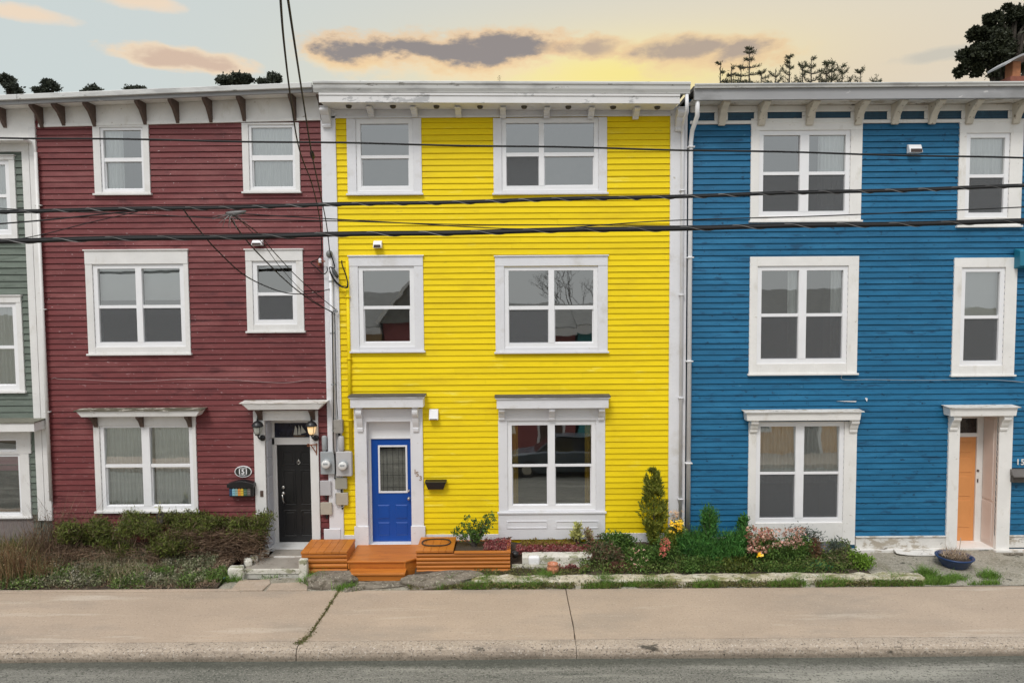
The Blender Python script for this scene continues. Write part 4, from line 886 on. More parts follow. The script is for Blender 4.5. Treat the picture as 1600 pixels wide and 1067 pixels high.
wire([tuple(at(-30,352,9.4)), tuple(at(60,345,9.4)), tuple(at(150,336,9.4)), tuple(at(230,328,9.4))], .010, 'thin line rising to join the upper bundle at the left')
wire([tuple(at(-30,383,9.4)), tuple(at(60,368,9.4)), tuple(at(140,348,9.4)), tuple(at(215,331,9.4))], .006, 'very thin line rising across the corner of the red house at the left')
# service drops
wire([tuple(at(436,-40,4.5)), tuple(at(443,60,6)), tuple(at(455,160,8)), tuple(at(468,235,9.6)), tuple(at(488,290,11.2)), tuple(at(500,345,12.6)), tuple(at(503,396,Y1))], .009, 'left of the two black service drops coming from overhead to the mast', n=8)
wire([tuple(at(444,-40,4.5)), tuple(at(462,80,6)), tuple(at(475,165,8)), tuple(at(487,240,9.6)), tuple(at(500,300,11.2)), tuple(at(510,350,12.5)), tuple(at(515,392,Y1))], .009, 'right of the two black service drops coming from overhead to the mast', n=8)
q0, q1 = at(486.5,236,9.6), at(489.5,249,9.9); m_ = MB(); m_.tube([q0, q0.lerp(q1,.3), q0.lerp(q1,.7), q1], [.012,.03,.03,.014], 8); tag(mk('cable_splice', m_, M_CABLE, smooth=True), 'small black splice on the right service drop above the red house window', 'splice')
wire([tuple(at(285,325,9.4)), tuple(at(305,352,10.2)), tuple(at(340,392,11.3)), tuple(at(385,432,12.2)), tuple(at(440,456,12.8)), tuple(at(480,459,13.1)), tuple(at(515,452,Y1))], .010, 'sagging black drop crossing the small red-house window low down')
wire([tuple(at(356,335,9.4)), tuple(at(382,372,10.4)), tuple(at(415,408,11.5)), tuple(at(455,446,12.4)), tuple(at(490,472,13.0)), tuple(at(520,488,Y1))], .010, 'straight black drop crossing the small red-house window')
wire([tuple(at(360,335,9.4)), tuple(at(400,362,10.4)), tuple(at(430,396,11.5)), tuple(at(470,438,12.5)), tuple(at(526,485,Y1))], .007, 'thin drop passing above the small red-house window toward the corner hook')
wire([tuple(at(364,333,9.4)), tuple(at(410,380,10.8)), tuple(at(440,420,11.8)), tuple(at(480,462,12.8)), tuple(at(524,492,Y1))], .005, 'faintest thin drop from the splice cluster to the corner hook')
# splice cluster on the upper bundle
q = at(362, 331, 9.4); r = thing('splice_cluster', tuple(q), 'cluster of grey spliced wire ends hanging from the upper bundle over the red house', 'wire cluster')
m_ = MB(); m_.tube([(q.x-.06,9.38,q.z-.02), (q.x,9.37,q.z-.03), (q.x+.12,9.38,q.z-.015), (q.x+.2,9.38,q.z+.0)], [.02,.035,.03,.015], 8); mk('sleeve', m_, M_STRAND, r, smooth=True)
m_ = MB(); rg = random.Random(4)
for i in range(13):
    a = -pi*(.05+.9*i/12); L_ = rg.uniform(.12,.28); m_.tube([(q.x,9.37,q.z-.03), (q.x+cos(a)*L_*.5,9.36+rg.uniform(-.05,.05),q.z-.03+sin(a)*L_*.35), (q.x+cos(a)*L_,9.36+rg.uniform(-.06,.06),q.z-.03+sin(a)*L_*.8)], [.006,.005,.003], 4)
mk('wire_ends', m_, M_STRAND, r)

# ============================================================ ground
m_ = MB(); m_.add([(-400,-400,-.32), (400,-400,-.32), (400,400,-.32), (-400,400,-.32)], [(0,1,2,3)]); struct(mk('ground', m_, M_GROUND))
YK0, YK1, YS = 9.87, 10.12, 11.95       # kerb face, kerb back, back of sidewalk
ZR = -.17
def zr(x, y): return ZR
nx, ny = 140, 50; vs = []; fs = []
rg = np.random.default_rng(3)
for j in range(ny+1):
    y = YK0+.04-(j/ny)**1.6*9.0
    for i in range(nx+1):
        x = -35+70*i/nx; vs.append((x, y, ZR+.03*min(1, (YK0-y)/3)-.004+.004*sin(x*.9+y*2)))
fs = [(j*(nx+1)+i, (j+1)*(nx+1)+i, (j+1)*(nx+1)+i+1, j*(nx+1)+i+1) for j in range(ny) for i in range(nx)]
m_ = MB(); m_.add(vs, fs); struct(mk('road', m_, M_ASPH, smooth=True))
# sidewalk slabs separated by open joints (bent joint lines)
def jline(pts): return [tuple(gp(a, b, 0).xy) for a, b in pts]
J1 = jline([(530,922),(512,950),(485,990),(470,1003)]); J2 = jline([(884,920),(890,950),(896,978),(899,1002)]); J3 = jline([(1557,905),(1610,915),(1700,935),(1800,960)])
def xat(J, y):
    J = sorted(J, key=lambda p: p[1])
    if y <= J[0][1]: i = 0
    elif y >= J[-1][1]: i = len(J)-2
    else: i = next(k for k in range(len(J)-1) if J[k][1] <= y <= J[k+1][1])
    (xa, ya), (xb, yb) = J[i], J[i+1]; return xa+(xb-xa)*(y-ya)/(yb-ya)
jr = random.Random(8); jit = {}
def slab(JL, JR, y0, y1, ztop, zbot, gap=.010, n=16, xL=-35, xR=35, seed=0):
    r = random.Random(seed); vs = []; ys = [y0+(y1-y0)*i/n for i in range(n+1)]
    L = [(xat(JL, y)+gap*.5+r.uniform(0,.004) if JL else xL, y) for y in ys]; R = [(xat(JR, y)-gap*.5-r.uniform(0,.004) if JR else xR, y) for y in ys]
    return MB().prism_z(R+L[::-1], zbot, ztop)
sw = MB()
for i, (a, b) in enumerate(((None,J1), (J1,J2), (J2,None))):
    q = slab(a, b, YK1+.012, YS, 0, -.12, seed=i); sw.add(q.v, q.f)
struct(mk('sidewalk', sw, M_CONC, None, .006))
m_ = MB(); m_.box(-35, 35, YK1-.1, YS+.03, -.2, -.025); struct(mk('joint_soil', m_, M_SOIL))
# kerb: rounded nose with rough, chipped face
kb = MB(); prof = [(YK1-.004,-.002), (YK1-.05,.0), (YK0+.09,-.004), (YK0+.055,-.014), (YK0+.03,-.032), (YK0+.015,-.06), (YK0+.008,-.1), (YK0,-.20)]
from mathutils import noise as mn
for a, b in ((-35, xat(J1, 10.05)-.006), (xat(J1, 10.05)+.008, xat(J2, 10.05)-.004), (xat(J2, 10.05)+.005, 5.05), (5.056, 35)):
    n = int((b-a)/.05); vs = []
    for i in range(n+1):
        x = a+(b-a)*i/n
        for k, (y, z) in enumerate(prof):
            d = mn.noise(Vector((x*4, k*.7, 1)))*.010+mn.noise(Vector((x*16, k*1.3, 5)))*.007 if k > 1 else 0
            vs.append((x, y+d, z-abs(d)*.4))
    K = len(prof)
    kb.add(vs, [(i*K+k, i*K+k+1, (i+1)*K+k+1, (i+1)*K+k) for i in range(n) for k in range(K-1)]+[tuple(range(K)), tuple(n*K+k for k in range(K-1,-1,-1))])
struct(mk('kerb', kb, M_KERB, None, smooth=False))
m_ = MB(); m_.box(-35, 35, .6, .9, -.2, -.0).box(-35, 35, -2.5, .6, -.2, -.004); struct(mk('pavement', m_, M_CONC))
# narrow back strip of the left sidewalk
m_ = MB(); m_.box(-20, at(375,915,12).x, YS+.006, YS+.10, -.1, .012); struct(mk('kerb_strip', m_, M_CONC, None, .008))
def terrain(name, x0, x1, y0, y1, fz, mat, res=.08, amp=.02, s=0):
    nx, ny = max(2, int((x1-x0)/res)), max(2, int((y1-y0)/res)); vs = []
    for j in range(ny+1):
        for i in range(nx+1):
            x = x0+(x1-x0)*i/nx; y = y0+(y1-y0)*j/ny; vs.append((x, y, fz(x, y)+amp*mn.noise(Vector((x*2.5, y*2.5, s)))+amp*.5*mn.noise(Vector((x*8, y*8, s)))))
    m_ = MB(); m_.add(vs, [(j*(nx+1)+i, j*(nx+1)+i+1, (j+1)*(nx+1)+i+1, (j+1)*(nx+1)+i) for j in range(ny) for i in range(nx)]); return struct(mk(name, m_, mat, None, smooth=True))
xg1 = at(362, 890, 12.7).x
gz = lambda x, y: .0+.36*max(0, (y-12.02))/1.48
terrain('garden_soil', -14, xg1, YS+.10, YF+.02, gz, M_SOIL, amp=.05)
xm0, xm1 = at(800, 890, 12.6).x, at(1352, 890, 12.6).x
gz2 = lambda x, y: .06+.24*max(0, (y-12.4))/1.1
terrain('garden_soil', at(650,900,12.7).x, xm1, 12.35, YF+.02, gz2, M_SOIL, amp=.03, s=4)
terrain('apron', xm1-.02, 20, YS+.004, YF+.6, lambda x, y: .004+.085*(y-YS)/1.5, M_APRON, amp=.008, s=6)
terrain('verge', xg1, xm1, YS+.002, 12.5, lambda x, y: -.01+.03*(y-YS), M_APRON, amp=.02, s=9)
# paving stones in front of the black door steps
for pts in ([(360,921),(374,906),(421,905),(423,910),(410,921)], [(416,921),(424,911),(468,909),(481,913),(480,921)]):
    P = [tuple(gp(a, b, .02).xy) for a, b in pts][::-1]; m_ = MB(); m_.prism_z(P[::-1] if False else P, -.05, .024); o = recalc(mk('paving_stone', m_, M_CONC, None, .01)); 
    tag(o, 'broken flat paving stone %s before the black door steps' % ('left' if pts[0][0] < 400 else 'right'), 'paving stone', 'paving stones by the steps')

# ============================================================ steps, planters, walls, rocks
r = thing('entry_steps', (at(430,890,12.8).x, 12.7, 0), 'grey concrete doorstep with white-painted risers before the black door', 'steps')
xa, xb = at(381, 885, 12.6).x, at(471, 885, 12.6).x
msl = surf('worn_grey_step', (.30,.27,.23), .9, .15, 5, (1,1,1), .5, 40, [((.15,.13,.1), 8, .6, .1, (1,1,1))])
m_ = MB(); m_.box(xa, xb+.05, 12.60, 13.16, .0, .155); mk('lower_tread', m_, msl, r, .01)
m_ = MB(); m_.box(at(424,860,13.3).x, xb+.3, 13.16, YF+.36, .0, .188); mk('upper_tread', m_, msl, r, .01)
m_ = MB(); m_.box(xa, xb, 12.575, 12.599, -.04, .05).box(xa, xb, 12.56, 12.599, .06, .15); mk('riser', m_, M_CREAMC, r, .006)
m_ = MB(); m_.box(at(428,868,13.16).x, xb, 13.14, 13.159, .15, .185); mk('riser', m_, M_PEEL, r, .004)
m_ = MB(); a, b = at(471,885,12.55).x, at(484,885,12.55).x; m_.box(a, b, 12.38, 12.485, -.03, at(478,873,12.42).z); mk('side_block', m_, M_CREAMC, r, .015)
def rough_block(name, c, s, mat, seed, rot=0, sub=3, amp=.18, label=None, cat=None, group=None, parent=None):
    import bmesh
    bm = bmesh.new(); bmesh.ops.create_cube(bm, size=1); bmesh.ops.subdivide_edges(bm, edges=bm.edges, cuts=sub, use_grid_fill=True)
    for v in bm.verts:
        n_ = mn.noise_vector(v.co*2.3+Vector((seed*3.1, seed, 0)))*amp + mn.noise_vector(v.co*6+Vector((seed*3.1, seed, 0)))*amp*.45
        if amp > .15: v.co = v.co.lerp(v.co.normalized()*.62, .55)
        v.co += n_*.5
    bm.transform(Matrix.Translation(c) @ Matrix.Rotation(rot, 4, 'Z') @ Matrix.Diagonal((s[0], s[1], s[2], 1)))
    me = bpy.data.meshes.new(name); bm.to_mesh(me); bm.free(); me.materials.append(mat); me.polygons.foreach_set('use_smooth', [True]*len(me.polygons))
    o = bpy.data.objects.new(name, me); link(o, parent)
    sb = o.modifiers.new('sub', 'SUBSURF'); sb.levels = sb.render_levels = 1
    if label: tag(o, label, cat, group)
    return o
c = at(369, 885, 12.5); rough_block('end_stone', (c.x, 12.5, .1), (.27,.2,.27), M_CREAMC, 1, .2, 3, .13, 'whitewashed stone block at the left end of the doorstep', 'stone block')
for i in range(4):
    c = at(388+i*8.5, 873-i*4.6, 12.75+i*.17); rough_block('edging_stone', (c.x-.02, 12.78+i*.19, .21), (.13,.2,.13), M_CREAMC, 3+i, .55, 2, .1, 'small whitewashed edging stone, %s along the mulch bed beside the doorstep' % ('nearest','second','third','farthest')[i], 'edging stone', 'edging stones beside the doorstep')
# orange log-clad boxes
def logbox(x0, x1, y0, y1, z0, z1, label, lid=True, name='planter_box', topx=None, nl=5):
    r = thing(name, ((x0+x1)/2, y0, z0), label, 'planter box', 'orange log-clad boxes'); h = (z1-.045-z0)/nl; t = .035
    m_ = MB()
    for i in range(nl):
        za = z0+i*h; P = [(y0+t, za+.002), (y0+.026, za+.003), (y0+.008, za+h*.16), (y0, za+h*.36), (y0, za+h*.64), (y0+.008, za+h*.84), (y0+.026, za+h-.003), (y0+t, za+h-.002)]; m_.prism_x(P, x0, x1)
    recalc(mk('front_boards', m_, M_ORG, r))
    m_ = MB(); m_.box(x0, x0+t, y0+t+.001, y1, z0, z1-.046).box(x1-t, x1, y0+t+.001, y1, z0, z1-.046).box(x0+t, x1-t, y1-t, y1, z0, z1-.046); mk('side_boards', m_, M_ORG, r, .003)
    return r, t
x0, x1 = at(471, 870, 12.55).x, at(542, 870, 12.55).x
r, t = logbox(x0, x1, 12.55, 13.22, .06, .485, 'orange log-clad box with plank lid left of the blue door landing', nl=4)
m_ = MB(); n = 6
for i in range(n): m_.box(x0-.01+(x1-x0+.02)*i/n+.002, x0-.01+(x1-x0+.02)*(i+1)/n-.002, 12.535, 13.22, .44, .485)
mk('lid', m_, M_ORG, r, .003)
x0, x1 = at(650, 870, 12.5).x, at(797, 870, 12.5).x; xl2 = at(709, 860, 12.5).x
r, t = logbox(x0, x1, 12.55, 13.28, .06, .475, 'long orange log-clad planter with a leafy shrub right of the blue door landing', nl=5)
m_ = MB(); n = 5
for i in range(n): m_.box(x0-.01+(xl2-x0)*i/n+.002, x0-.01+(xl2-x0)*(i+1)/n-.002, 12.535, 13.28, .45, .495)
mk('lid', m_, M_ORG, r, .003)
m_ = MB(); m_.box(xl2+.001, x1+.01, 12.535, 12.61, .43, .462).box(x1-.06, x1+.01, 12.611, 13.28, .43, .462); mk('rim', m_, M_ORG, r, .003)
m_ = MB(); m_.box(xl2, x1-.04, 12.60, 13.26, .1, .42); mk('soil', m_, M_SOIL, r)
c = at(682, 847, 12.95); m_ = MB(); m_.tube([(c.x+.27*cos(a), 12.93+.20*sin(a), .512+.006*sin(3*a)) for a in [2*pi*i/40 for i in range(41)]], .013, 8)
tag(mk('wreath_ring', m_, surf('dark_wicker', (.05,.03,.02), .8, .3, 30), smooth=True), 'dark wicker ring lying on the lid of the long orange planter', 'wicker ring')
r = thing('porch_steps', (at(597,880,12.8).x, 12.4, 0), 'orange painted wooden landing and step below the blue door', 'steps')
xa, xb, xc = at(543, 876, 12.55).x, at(634, 876, 12.55).x, at(650, 876, 12.55).x
m_ = MB(); P = [(xa-.01,13.44), (xa-.01,12.55), (xb,12.55), (xc,12.70), (xc,13.44)]; m_.prism_z(P, .262, .297); recalc(mk('landing', m_, M_ORG, r, .005))
m_ = MB(); P = [(xa+.01,13.4), (xa+.01,12.575), (xb-.005,12.575), (xc-.015,12.715), (xc-.015,13.4)]; m_.prism_z(P, .0, .261); recalc(mk('riser', m_, M_ORG, r))
sa, sb_ = at(544, 895, 12.35).x, at(633, 895, 12.35).x
m_ = MB(); m_.box(sa, sb_, 12.32, 12.574, .115, .15); mk('tread', m_, M_ORG, r, .005)
m_ = MB(); m_.box(sa+.01, sb_-.01, 12.345, 12.574, .01, .114); mk('riser', m_, M_ORG, r)
m_ = MB(); m_.box(xa+.0, xa+.03, 12.56, 12.574, .15, .244).box(xb-.04, xb-.005, 12.558, 12.574, .0, .261); mk('corner_trim', m_, M_ORG, r, .002)
# rocks under the orange boxes
for i, (px, py, sx, sy, sz, Y) in enumerate(((520,903,.85,.5,.30,12.28), (597,912,.95,.2,.09,12.14), (690,902,1.35,.5,.27,12.28), (640,903,.32,.2,.2,12.24), (560,917,.5,.16,.09,12.04))):
    c = at(px, py, Y); rough_block('rock', (c.x, Y, .0), (sx,sy,sz), M_ROCK if i != 3 else M_OLDC, 11+i, .1*i, 9, .26,
      ('large grey rock under the left orange box', 'flat rock slab below the orange step', 'wide flat rock under the long orange planter', 'small pale chipped rock right of the orange step', 'low rock at the sidewalk edge below the left orange box')[i], 'rock', 'rocks at the front of the yellow house')
# low garden wall and blocks
def wallrun(name, pts, y0, y1, z0, z1, mat, label, seed, cat='garden wall', amp=.012):
    vs = []; n = int((pts[1]-pts[0])/.05); prof = [(y0,z0), (y0-.0,z1-.03), (y0+.025,z1), ((y0+y1)/2,z1+.004), (y1-.02,z1), (y1,z0)]
    for i in range(n+1):
        x = pts[0]+(pts[1]-pts[0])*i/n
        for k, (y, z) in enumerate(prof): vs.append((x, y+amp*2*mn.noise(Vector((x*3,k,seed))), z+amp*mn.noise(Vector((x*5,k,seed+9)))+amp*mn.noise(Vector((x*1.1,0,seed)))))
    K = len(prof); m_ = MB(); m_.add(vs, [(i*K+k, (i+1)*K+k, (i+1)*K+k+1, i*K+k+1) for i in range(n) for k in range(K-1)]+[tuple(range(K)), tuple(n*K+k for k in range(K-1,-1,-1))])
    return tag(recalc(mk(name, m_, mat)), label, cat)
wallrun('garden_wall', (at(737,900,12.2).x, at(1440,900,12.2).x), 12.08, 12.36, -.03, .10, surf('lichen_wall_concrete', (.47,.42,.31), .9, .16, 3, (1,1,1), 1.0, 30, [((.60,.57,.48), 5, .52, .1, (1,1,1)), ((.22,.21,.09), 4, .52, .08, (.6,1,1)), ((.12,.11,.07), 17, .55, .07, (1,1,1)), ((.66,.64,.58), 24, .60, .06, (1,1,1))]), 'low lichen-covered concrete wall along the flower bed at the sidewalk', 1, amp=.02)
wallrun('stone_block', (at(816,869,12.75).x, at(925,869,12.75).x), 12.72, 12.95, .04, .31, M_CREAMC, 'long whitewashed concrete block with green-stained face in the flower bed', 2, 'stone block')
wallrun('stone_block', (at(800,885,12.6).x, at(918,885,12.6).x), 12.6, 12.715, .02, .17, M_OLDC, 'lower mossy concrete block in front of the whitewashed block', 3, 'stone block')
c = at(836, 869, 12.7); rough_block('white_stone', (c.x-.02, 12.71, .235), (.21,.12,.17), M_VIN, 7, 0, 2, .08, 'white painted stone at the left end of the whitewashed block', 'stone block')
# terracotta face ornament: a squat clay pot with rim and cheeks
c = at(864, 890, 12.4); mter = surf('terracotta', (.50,.20,.11), .8, .2, 14, bump=.4, bscale=40, spots=[((.6,.4,.3), 20, .6, .08, (1,1,1))])
r = thing('terracotta_pot', (c.x, 12.42, .09), 'small terracotta ornament sitting on the low garden wall', 'terracotta ornament')
m_ = MB(); m_.lathe([(.05,0), (.085,.02), (.11,.07), (.11,.12), (.09,.16), (.095,.165), (.1,.19), (.08,.195), (.075,.15)], (c.x,12.46,.08), 'z', 20); mk('pot', m_, mter, r, smooth=True)
m_ = MB()
for dx, dz_, rr_ in ((-.05,.11,.03), (.05,.11,.03), (0,.085,.022), (0,.045,.03)): m_.lathe([(rr_,0), (rr_*.9,-.015), (rr_*.5,-.025), (.003,-.028)], (c.x+dx,12.46-.095,.08+dz_), 'y', 10)
mk('relief', m_, mter, r, smooth=True)
# blue tub on the apron
c = at(1491, 882, 12.75); r = thing('plant_tub', (c.x, 12.75, .05), 'blue plastic tub of dead plants standing on the apron near the peach door', 'plant tub')
m_ = MB(); m_.lathe([(.19,0), (.22,.02), (.30,.16), (.325,.18), (.325,.20), (.295,.20), (.28,.16), (.2,.10)], (c.x,12.75,.05), 'z', 28); mk('tub', m_, surf('blue_plastic', (.006,.035,.12), .35, .2, 6), r, smooth=True)
m_ = MB(); m_.lathe([(.275,0), (.27,.012), (.1,.03), (.01,.035)], (c.x,12.75,.19), 'z', 20); mk('soil', m_, M_SOIL, r, smooth=True)
R_ = np.random.default_rng(5); P = ell(R_, 420, (c.x,12.75,.25), (.24,.2,.05), .2); npmesh('dead_stems', np.concatenate([blades(P, .12, R_, .004, .9)]), 4, leafmat('straw', [(.25,.18,.11), (.4,.32,.24), (.12,.08,.05)]), r)
m_ = MB(); m_.tube([(c.x+.07,12.75,.2), (c.x+.09,12.73,.5), (c.x+.095,12.73,.60)], .007, 6); mk('stake', m_, surf('pale_cane', (.5,.42,.35), .8), r)
# curled peeling board at the wall foot
x0, x1 = at(1398, 861, YF-.2).x, at(1484, 858, YF-.2).x; vs = []; n = 16
for i in range(n+1):
    t = i/n; x = x0+(x1-x0)*t; lift = .035*(2*t-1)**2
    e = 1-abs(2*t-1)**4*.5
    vs += [(x, YF-.22-.10*e, .085+lift), (x, YF-.15, .115+lift), (x, YF-.15, .133+lift), (x, YF-.22-.10*e, .10+lift)]
m_ = MB(); m_.add(vs, [(i*4+k, i*4+4+k, i*4+4+(k+1) % 4, i*4+(k+1) % 4) for i in range(n) for k in range(4)]+[(0,1,2,3), (n*4+3,n*4+2,n*4+1,n*4)])
tag(recalc(mk('loose_board', m_, M_PEEL)), 'curled loose grey-white board lying at the foot of the blue wall', 'board')
m_ = MB()
x0 = at(1568, 865, YF-.25); P = smoothpts([(x0.x,YF-.25,.08), (x0.x+.1,YF-.3,.10), (x0.x+.25,YF-.25,.09), (x0.x+.35,YF-.3,.1)], 4); m_.tube(P, .03, 6)
tag(mk('hose_piece', m_, M_ROCK, smooth=True), 'short dark hose piece on the ground at the right edge', 'hose')
# white paint scars on the blue wall: loose cable clips
for px, py, w_, h_, la in ((1322,627,.38,.02,'white strip of loose caulk on the blue wall left piece'), (1353,624,.04,.07,'white blob of caulk on the blue wall right of the strip')):
    q = at(px, py, YF-.03); m_ = MB(); m_.prism_y([(q.x-w_/2,q.z+h_*.3), (q.x+w_/2,q.z-h_*.6), (q.x+w_/2+.01,q.z+h_*.3), (q.x,q.z+h_*.5)], YF-.038, YF-.026); tag(recalc(mk('caulk_strip', m_, M_VIN)), la, 'caulk', 'caulk remains on the blue wall')

# ============================================================ plants
RG = np.random.default_rng(11)
G1 = leafmat('juniper_green', [(.045,.062,.012), (.085,.11,.02), (.14,.16,.035), (.03,.035,.012), (.11,.08,.045), (.06,.09,.015)])
G2 = leafmat('shrub_green', [(.03,.06,.014), (.06,.12,.025), (.11,.18,.04), (.025,.045,.014)])
G3 = leafmat('bright_grass', [(.07,.15,.02), (.12,.22,.03), (.05,.10,.02), (.18,.24,.07)])
G4 = leafmat('grey_green_cover', [(.09,.10,.05), (.17,.165,.11), (.06,.08,.03), (.26,.24,.17), (.10,.14,.05)])
BR = leafmat('dead_brown', [(.05,.032,.02), (.11,.07,.045), (.22,.15,.10), (.035,.022,.015)])
RB = leafmat('russet_stalk', [(.11,.05,.03), (.17,.09,.05), (.08,.07,.03), (.26,.19,.11), (.09,.10,.03)])
TAN = leafmat('tan_litter', [(.26,.18,.12), (.13,.085,.06), (.36,.28,.2), (.06,.04,.03)])
DRY = leafmat('grey_dry_weed', [(.13,.10,.055), (.24,.19,.12), (.08,.08,.035), (.36,.31,.22), (.10,.12,.04)])
PINK = leafmat('pink_petal', [(.42,.17,.13), (.5,.28,.22), (.3,.09,.08), (.56,.4,.32), (.08,.12,.03), (.2,.08,.05)])
RED = leafmat('crimson_petal', [(.17,.025,.03), (.27,.06,.07), (.10,.02,.02), (.36,.18,.17), (.10,.07,.03)])
YELP = leafmat('yellow_petal', [(.85,.62,.02), (.8,.5,.02), (.9,.75,.2)])
WHP = leafmat('white_petal', [(.75,.74,.7), (.6,.58,.5)])
PG = leafmat('pale_green', [(.25,.27,.08), (.4,.38,.14), (.14,.18,.05)])
def X(px, Y, py=870): return at(px, py, Y).x
def plant(name, base, label, cat, group=None): return thing(name, base, label, cat, group)
def stems(base, tips, r0=.012, parent=None, mat=None, name='stem'):
    m_ = MB()
    for t in tips:
        b = Vector(base)+Vector((rnd.uniform(-.04,.04), rnd.uniform(-.04,.04), 0)); t = Vector(t); mdl = b.lerp(t, .5)+Vector((rnd.uniform(-.05,.05), rnd.uniform(-.05,.05), .03)); m_.tube([b, mdl, t], [r0, r0*.7, r0*.35], 5)
    return mk(name, m_, mat or M_BARK, parent)
# hedge in front of the red wall: green top, dead underside
def hedge(name, px0, px1, top0, top1, y0, y1, zlow, n, label, dead=True, mat=G1, seed=0):
    rg = np.random.default_rng(seed); xa, xb = X(px0,13.1,820), X(px1,13.1,820)
    r = plant(name, ((xa+xb)/2, 13.1, .2), label, 'hedge', 'low evergreen hedges before the red house')
    zt0, zt1 = at(px0,top0,13.2).z, at(px1,top1,13.2).z
    k = int((xb-xa)*16); cx = rg.uniform(xa, xb, k); t = (cx-xa)/(xb-xa); zt = zt0+(zt1-zt0)*t+rg.normal(size=k)*.03; cy = rg.uniform(y0, y1, k)
    q = rg.uniform(0, 1, k)**.6; cz = zlow+(zt-.05-zlow)*q; cy = cy - 0.0
    C = np.stack([cx, cy, cz], 1); i = rg.integers(0, k, n); P = C[i]+rg.normal(size=(n,3))*np.array([.09,.08,.055]); P[:,1] = np.minimum(P[:,1], YF-.06)
    npmesh('foliage', leaves(P, .06, rg, .5, .22), 4, mat, r)
    if dead:
        m = n//2 if zlow > .5 else n//6; P = np.stack([rg.uniform(xa+.05, xb, m), rg.uniform(y0-.2, y1-.1, m), rg.uniform(.22, zlow+.15, m)], 1)
        d = rg.normal(size=(m,3)); d[:,2] *= .35; d[:,1] *= .5
        npmesh('dead_branches', leaves(P, .16, rg, 0, .05, dirs=d, dirw=.8), 4, BR, r)
        m_ = MB(); rr = random.Random(seed)
        for _ in range(46 if zlow > .5 else 14):
            x = rr.uniform(xa, xb); y = rr.uniform(y0-.1, y1); m_.tube([(x,y+.25,.25), (x+rr.uniform(-.15,.15),y,.35+rr.uniform(0,.15)), (x+rr.uniform(-.35,.35),y-rr.uniform(.05,.2),.3+rr.uniform(0,.3))], [.014,.009,.004], 5)
        mk('branches', m_, surf('hedge_bark', (.09,.06,.045), .9, .3, 20), r)
hedge('evergreen_hedge', 255, 412, 806, 802, 12.98, 13.4, .62, 15000, 'clipped evergreen hedge with brown bare underside left of the black door', seed=1)
hedge('evergreen_hedge', 90, 262, 812, 804, 12.78, 13.4, .34, 20000, 'looser dark green hedge under the left half of the red house ground window', seed=2, dead=True)
# darker low juniper tongue spilling forward
def bush(name, px, py, Y, r3, n, mat, size, label, cat='shrub', group=None, seed=0, k=14, sp=.3, asp=.45, up=.3, stem=True, zc=None):
    rg = np.random.default_rng(seed+100); c = at(px, py, Y); z = c.z if zc is None else zc
    r = plant(name, (c.x, Y, max(.03, z-r3[2])), label, cat, group)
    P = clump(rg, n, (c.x,Y,z), r3, k, sp); P[:,1] = np.minimum(P[:,1], YF-.06); P[:,2] = np.maximum(P[:,2], .03)
    npmesh('foliage', leaves(P, size, rg, up, asp), 4, mat, r)
    if stem: stems((c.x, Y, max(.0, z-r3[2]-.05)), [P[i] for i in range(0, n, max(1, n//14))], .012, r)
    return r, c
bush('creeping_juniper', 265, 850, 12.85, (.42,.26,.18), 7000, G1, .055, 'green juniper tongue spilling forward between the two hedges', 'shrub', None, 3, 18, .28, .22, .5)
bush('creeping_juniper', 400, 845, 13.15, (.12,.16,.3), 2200, G1, .055, 'narrow evergreen end piece against the white post of the black door', 'shrub', None, 4, 12, .28, .22, .5)
bush('hedge_sprig', 250, 803, 13.0, (.05,.04,.12), 120, PG, .04, 'pale yellow dead sprig poking above the hedge under the red house window', 'sprig', None, 5, 4, .4, .2, 1)
# tall dry weeds at the left
def weed(px, py, Y, w, h, n, mat, label, seed, name='dry_weed_clump', lean=.18, mat2=None, wd=.0045):
    rg = np.random.default_rng(seed+300); c = at(px, py, Y); zb = gz(c.x, Y)-.02
    r = plant(name, (c.x, Y, zb), label, 'weeds', 'dry weed clumps in the left garden')
    P = np.stack([rg.normal(c.x, w, n), rg.normal(Y, .12, n), np.full(n, zb)], 1); P[:,1] = np.clip(P[:,1], YS+.1, YF-.1)
    npmesh('stalks', blades(P, h, rg, wd, lean), 4, mat, r)
    P2 = np.stack([rg.normal(c.x, w, n*2), rg.normal(Y, .13, n*2), zb+rg.uniform(.15, .95, n*2)*h], 1); P2[:,1] = np.clip(P2[:,1], YS+.1, YF-.1)
    npmesh('seed_heads', leaves(P2, .026, rg, .3, .5), 4, mat2 or mat, r)
for i, a in enumerate([
    (18,900,12.3,.22,.66,460,RB,'tall russet stalks at the lower left corner of the garden'),
    (-10,880,12.5,.25,.6,160,RB,'russet stalks cut by the left edge of the photo'),
    (70,885,12.35,.15,.42,130,RB,'shorter russet stalks right of the corner clump'),
    (62,860,12.9,.20,.66,200,BR,'dark brown bare weeds before the white corner board'),
    (80,820,13.2,.20,.85,120,BR,'wiry grey weeds reaching up the white corner board'),
    (110,860,12.75,.20,.40,200,BR,'dark brown weed thicket left of the green ground cover'),
    (128,800,13.25,.25,.75,90,BR,'thin reddish weeds against the bottom of the red wall'),
    (185,790,13.2,.16,.65,110,DRY,'thin weeds reaching the left of the red house ground window'),
    (150,880,12.5,.24,.26,260,DRY,'grey-tan dry weeds in the middle of the left garden'),
    (200,885,12.35,.20,.30,330,DRY,'dense tan dry clump near the sidewalk'),
    (170,850,12.85,.25,.25,420,DRY,'dull olive weeds before the hedge'),
    (250,878,12.6,.2,.16,200,DRY,'low grey weeds beside the mulch'),
    (20,845,13.1,.3,.35,400,G1,'olive green weeds below the green house window'),
    ]): weed(*a, seed=i)
